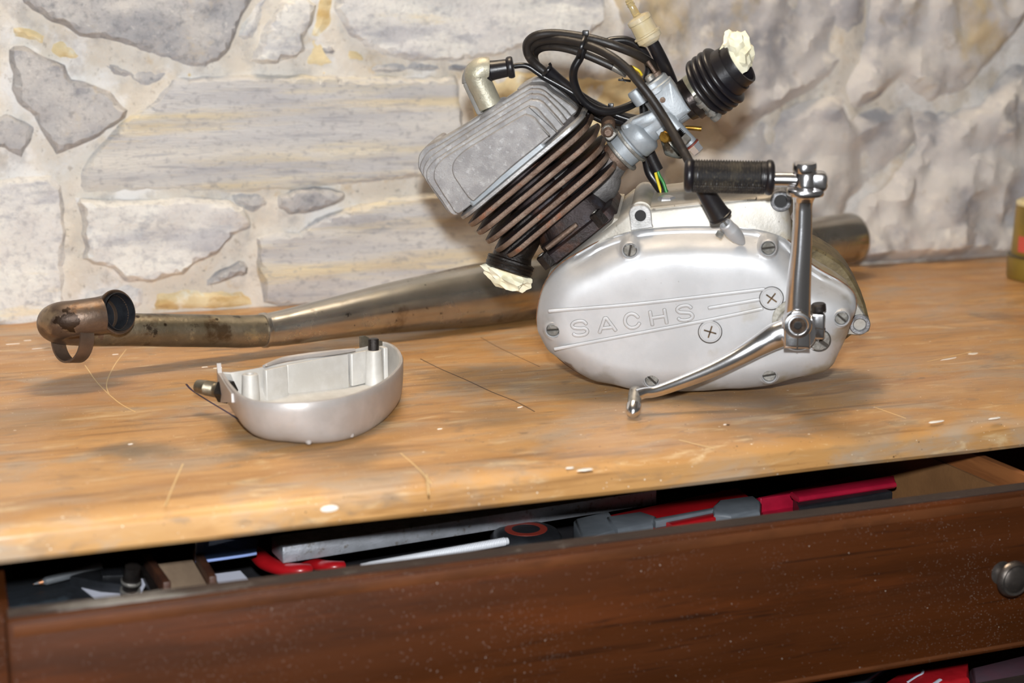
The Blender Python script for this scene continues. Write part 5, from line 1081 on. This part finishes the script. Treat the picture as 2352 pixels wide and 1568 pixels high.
for pts in ([(178,1336),(186,1332),(196,1329)], [(182,1340),(192,1334),(206,1330)], [(192,1348),(204,1340),(222,1337),(246,1338)]):
    MB().tube([atz(x, y, zi+.0009) for x, y in pts], .00022, 6, 6, up=(0, 0, 1), flat=.4).build('drawn_line', M_BPLAS, pp)
slab([(490,1318),(552,1310),(572,1332),(505,1344)], zi+.002, .0006, 'paper_sheet', M_PAPERS, 'small white paper scrap left of the red plier handles in the drawer', 'paper')
# marker
a, b = atz(78, 1341, zi+.004), atz(166, 1318, zi+.006); d_ = (b-a).normalized(); L_ = (b-a).length
MK = tag(MB().lathe(a, d_, [(0, .0004), (.007, .0022), (.0075, .0028), (L_, .0030), (L_+.02, .0030)], 16).build('marker_pen', mat('grey_pen_barrel', '5c6064', '4a4d50', 30, rough=.4), base=tuple(a)), 'slim grey pointed scriber lying on the rubber sheet in the drawer', 'scriber')
MB().lathe(a, d_, [(-.0004, .0002), (.0058, .0020), (.0060, .0006)], 12).build('pen_tip', mat('copper_tip', 'a07050', None, rough=.3, metal=.8), MK)
# black box and knurled driver
BX = slab([(160,1322),(232,1300),(285,1300),(285,1342),(230,1338)], zi+.007, .012, 'tool_box', M_BPLAS, 'small black ribbed plastic box beside the knurled barrel in the drawer', 'box', .0015)
for k in range(9):
    q = atz(236+k*5.2, 1316-k*.2, zi+.0074); MB().box(q, (1, 0, 0), (0, 1, 0), (0, 0, 1), .0011, .014, .0012).build('rib', M_BPLAS, BX)
c_ = atz(298, 1335, zi+.0095); ax_ = V((.25, 1, .0)).normalized()
DRV = tag(MB().lathe(c_+V((0, 0, -.006)), (.12, -.25, 1), [(-.008, .0060), (0, .0062), (.001, .0052), (.0045, .0052), (.0052, .0062), (.0085, .0062), (.0092, .005), (.018, .005)], 28).build('knurled_barrel', M_DSTEEL, base=tuple(c_)), 'dark steel barrel with two bright knurled rings in the drawer', 'tool')
for t in (-.001, .0062): MB().lathe(c_+V((0, 0, -.006)), (.12, -.25, 1), [(t, .0063), (t+.0003, .0066), (t+.0018, .0066), (t+.0021, .0063)], 40).build('knurled_ring', M_STEEL, DRV)
# strip of wood with dark edges
WB = slab([(348,1296),(444,1284),(482,1350),(392,1362)], zi+.007, .014, 'wood_strip', M_BARWOOD, 'pale wooden strip with dark brown edges lying across the drawer', 'wood strip', .0012)
for e0, e1 in (((338,1297),(385,1363)), ((452,1284),(490,1350))):
    a, b = atz(*e0, zi+.006), atz(*e1, zi+.006); x_ = (b-a).normalized()
    MB().box((a+b)/2, x_, x_.cross(V((0, 0, 1))), (0, 0, 1), (b-a).length, .0052, .016, .001).build('strip_edge', M_BAREDGE, WB)
slab([(320,1298),(336,1296),(372,1362),(352,1366)], zi+.006, .012, 'steel_rule', M_DSTEEL, 'dark steel rule lying along the pale wooden strip', 'rule', .0008)
# safety lens: a bent clear visor
vs = []; nU, nV = 16, 6
for i in range(nU+1):
    for j in range(nV+1):
        u = i/nU; v = j/nV; q = atz(452+140*u, 1308-20*u, zi+.004); q = q+V((0, .004*math.sin(u*math.pi)-.010*v+.0, .004+.020*v*(1-.35*u)))+V((0, .020*(u-.5)**2, 0)); vs.append(q)
fs = [(i*(nV+1)+j, (i+1)*(nV+1)+j, (i+1)*(nV+1)+j+1, i*(nV+1)+j+1) for i in range(nU) for j in range(nV)]
nn = len(vs); vs2 = [V(q)+V((0, .0016, .0006)) for q in vs]
mbv = MB().add(vs+vs2, fs+[tuple(k+nn for k in reversed(f)) for f in fs])
VS = tag(mbv.build('safety_visor', M_LENS, base=tuple(vs[0])), 'smoky blue clear visor lying beside the wooden strip in the drawer', 'visor')
MB().tube([V(vs[i*(nV+1)]) for i in range(0, nU+1, 2)], .0012, 8, 3).build('visor_rim', mat('pale_rim', '8fa4d8', None, rough=.1), VS)
# pliers with red handles
PL = thing('pliers', tuple(atz(660, 1305, zi)), 'pliers with bright red handles under the aluminium bar in the drawer', 'pliers')
MB().tube([atz(x, y, z) for x, y, z in [(560,1255,zi-.014+.006),(590,1272,zi-.014+.007),(612,1292,zi-.014+.008),(650,1306,zi-.014+.009),(690,1308,zi-.014+.010),(712,1304,zi-.014+.010)]], [.005, .0065, .0068, .0062, .0058, .0040], 16, 6, flat=.75, up=(0, 0, 1)).build('handle', M_REDPL, PL)
MB().tube([atz(x, y, z) for x, y, z in [(640,1270,zi-.014+.002),(700,1287,zi-.014+.004),(735,1298,zi-.014+.008),(765,1300,zi-.014+.010),(790,1297,zi-.014+.010)]], [.005, .0058, .0056, .0050, .0036], 16, 6, flat=.75, up=(0, 0, 1)).build('handle', M_REDPL, PL)
MB().tube([atz(x, y, zi-.014+.004) for x, y in [(560,1258),(500,1230),(460,1215)]], [.004, .006, .003], 12, 4, flat=.6, up=(0, 0, 1)).build('jaw', M_DSTEEL, PL)
# aluminium bar, lying aslant on top
a, b = atz(650, 1294, -.088), atz(1300, 1191, -.088); x_ = (b-a).normalized(); y_ = V((0, 0, 1)).cross(x_).normalized(); z_ = x_.cross(y_)
LB = (b-a).length+.08
AB = tag(MB().box(a+x_*(LB/2)+y_*.013+z_*.0059, x_, y_, z_, LB, .026, .0118, .0008).build('aluminium_bar', M_ALBAR, base=tuple(a)), 'long scuffed aluminium bar lying on top of the tools in the drawer', 'bar')
# ribbed white rod
a, b = atz(830, 1303, -.090), atz(1166, 1242, -.088); x_ = (b-a).normalized(); LR = (b-a).length
tag(MB().lathe(a, x_, [(0, .0028)]+[(LR*(.05+.93*i/160), (.0029)+(.0003 if i % 2 else 0)) for i in range(161)]+[(LR, .0026)], 18).build('ribbed_rod', mat('white_ribbed_plastic', 'cfd2d8', None, rough=.45), base=tuple(a)), 'white ribbed plastic rod lying in the drawer', 'rod')
# tape measure
TC = atz(1208, 1214, -.086)
TM = tag(MB().lathe(TC+V((0, 0, -.022)), (0, 0, 1), [(0, .024), (.003, .0265), (.016, .0265), (.020, .0235), (.0215, .020), (.022, .012)], 48).build('tape_measure', M_BPLAS, base=tuple(TC)), 'round black tape measure with a red label in the drawer', 'tape measure')
MB().lathe(TC+V((0, 0, -.0004)), (0, 0, 1), [(-.001, .0160), (.0004, .0158), (.0005, .0105), (-.001, .0100)], 40, closed=True).build('red_disc', mat('dull_red_label', '7e2c20', None, rough=.5), TM, 'dull red ring label')
# grey and red tool case
TCS = thing('tool_case', tuple(atz(1540, 1190, -.075)), 'grey and red plastic tool case next to the tape measure in the drawer', 'tool case')
slab([(1395,1182),(1690,1118),(1750,1160),(1440,1228)], -.0860, .020, 'case_body', M_REDPL, None, None, .002, par=TCS)
slab([(1318,1190),(1400,1172),(1428,1214),(1338,1240)], -.0830, .026, 'end_cap', M_GREYPLA, None, None, .003, par=TCS)
slab([(1392,1184),(1470,1172),(1510,1184),(1500,1200),(1420,1216),(1400,1204)], -.0810, .010, 'end_cap', M_GREYPLA, None, None, .003, par=TCS)
slab([(1636,1160),(1650,1146),(1728,1136),(1750,1150),(1746,1170),(1680,1182),(1640,1176)], -.0780, .024, 'end_cap', M_GREYPLA, None, None, .003, par=TCS)
slab([(1500,1190),(1640,1164),(1644,1170),(1506,1197)], -.0800, .006, 'grip_strip', M_GREYPLA, None, None, .001, par=TCS)
slab([(1530,1198),(1640,1176),(1660,1184),(1545,1206)], -.0815, .006, 'red_insert', M_REDPL, None, None, .001, par=TCS)
# crimson box with a black tray
CBX = thing('parts_box', tuple(atz(1900, 1125, -.075)), 'crimson open plastic box with a black tray inside the drawer, right of the tool case', 'box')
slab([(1735,1142),(1950,1092),(2052,1142),(1760,1200)], -.0940, .018, 'box_body', M_CRIMSON, None, None, .002, par=CBX)
slab([(1815,1128),(2050,1090),(2060,1108),(1836,1142)], -.0770, .005, 'box_lid', M_CRIMSON, None, None, .0018, par=CBX)
a, b = atz(1744, 1146, -.084), atz(1822, 1134, -.084); x_ = (b-a).normalized()
MB().box((a+b)/2-V((0, 0, .006)), x_, x_.cross(V((0, 0, 1))), (0, 0, 1), (b-a).length, .004, .014, .0008).build('box_wall', M_CRIMSON, CBX)
slab([(1822,1136),(2000,1112),(2050,1128),(1836,1166)], -.0815, .014, 'black_tray', M_BPLAS, 'black inner tray', None, .0015, par=CBX)
# lower drawer
a, b = atz(1955, 1578, -.196), atz(2020, 1535, -.196); x_ = (b-a).normalized()
tag(MB().lathe(a-x_*.05, x_, [(0, .0045), (.001, .005), (.20, .005), (.201, .0045)], 20).build('steel_tube', mat('blue_grey_tube', '4a525c', None, rough=.25, metal=.7), base=tuple(a)), 'blue-grey steel tube lying in the lower drawer', 'tube')
RP = slab([(2010,1580),(2060,1545),(2222,1512),(2228,1556),(2100,1585)], -.199, .05, 'red_packet', mat('red_packet_foil', 'a81a22', '8a1018', 30, rough=.35, bump=.4, bsc=60), 'red packet with pale script lettering in the lower drawer', 'packet', .003)
MB().tube([atz(x, y, -.1985) for x, y in [(2085,1566),(2105,1553),(2118,1546),(2120,1538)]], .0010, 6, 5, up=(0, 0, 1), flat=.4).build('script_stroke', M_PAPERS, RP)
MB().tube([atz(x, y, -.1985) for x, y in [(2146,1570),(2154,1564),(2160,1560)]], .0016, 6, 5, up=(0, 0, 1), flat=.4).build('script_stroke', M_PAPERS, RP)
slab([(2228,1530),(2400,1490),(2400,1560),(2240,1575)], -.198, .05, 'grey_bag', mat('mauve_grey_plastic', '4a4048', '5c3a44', 10, rough=.35, bump=.4, bsc=50), 'mauve-grey plastic bag beside the red packet in the lower drawer', 'bag', .004)
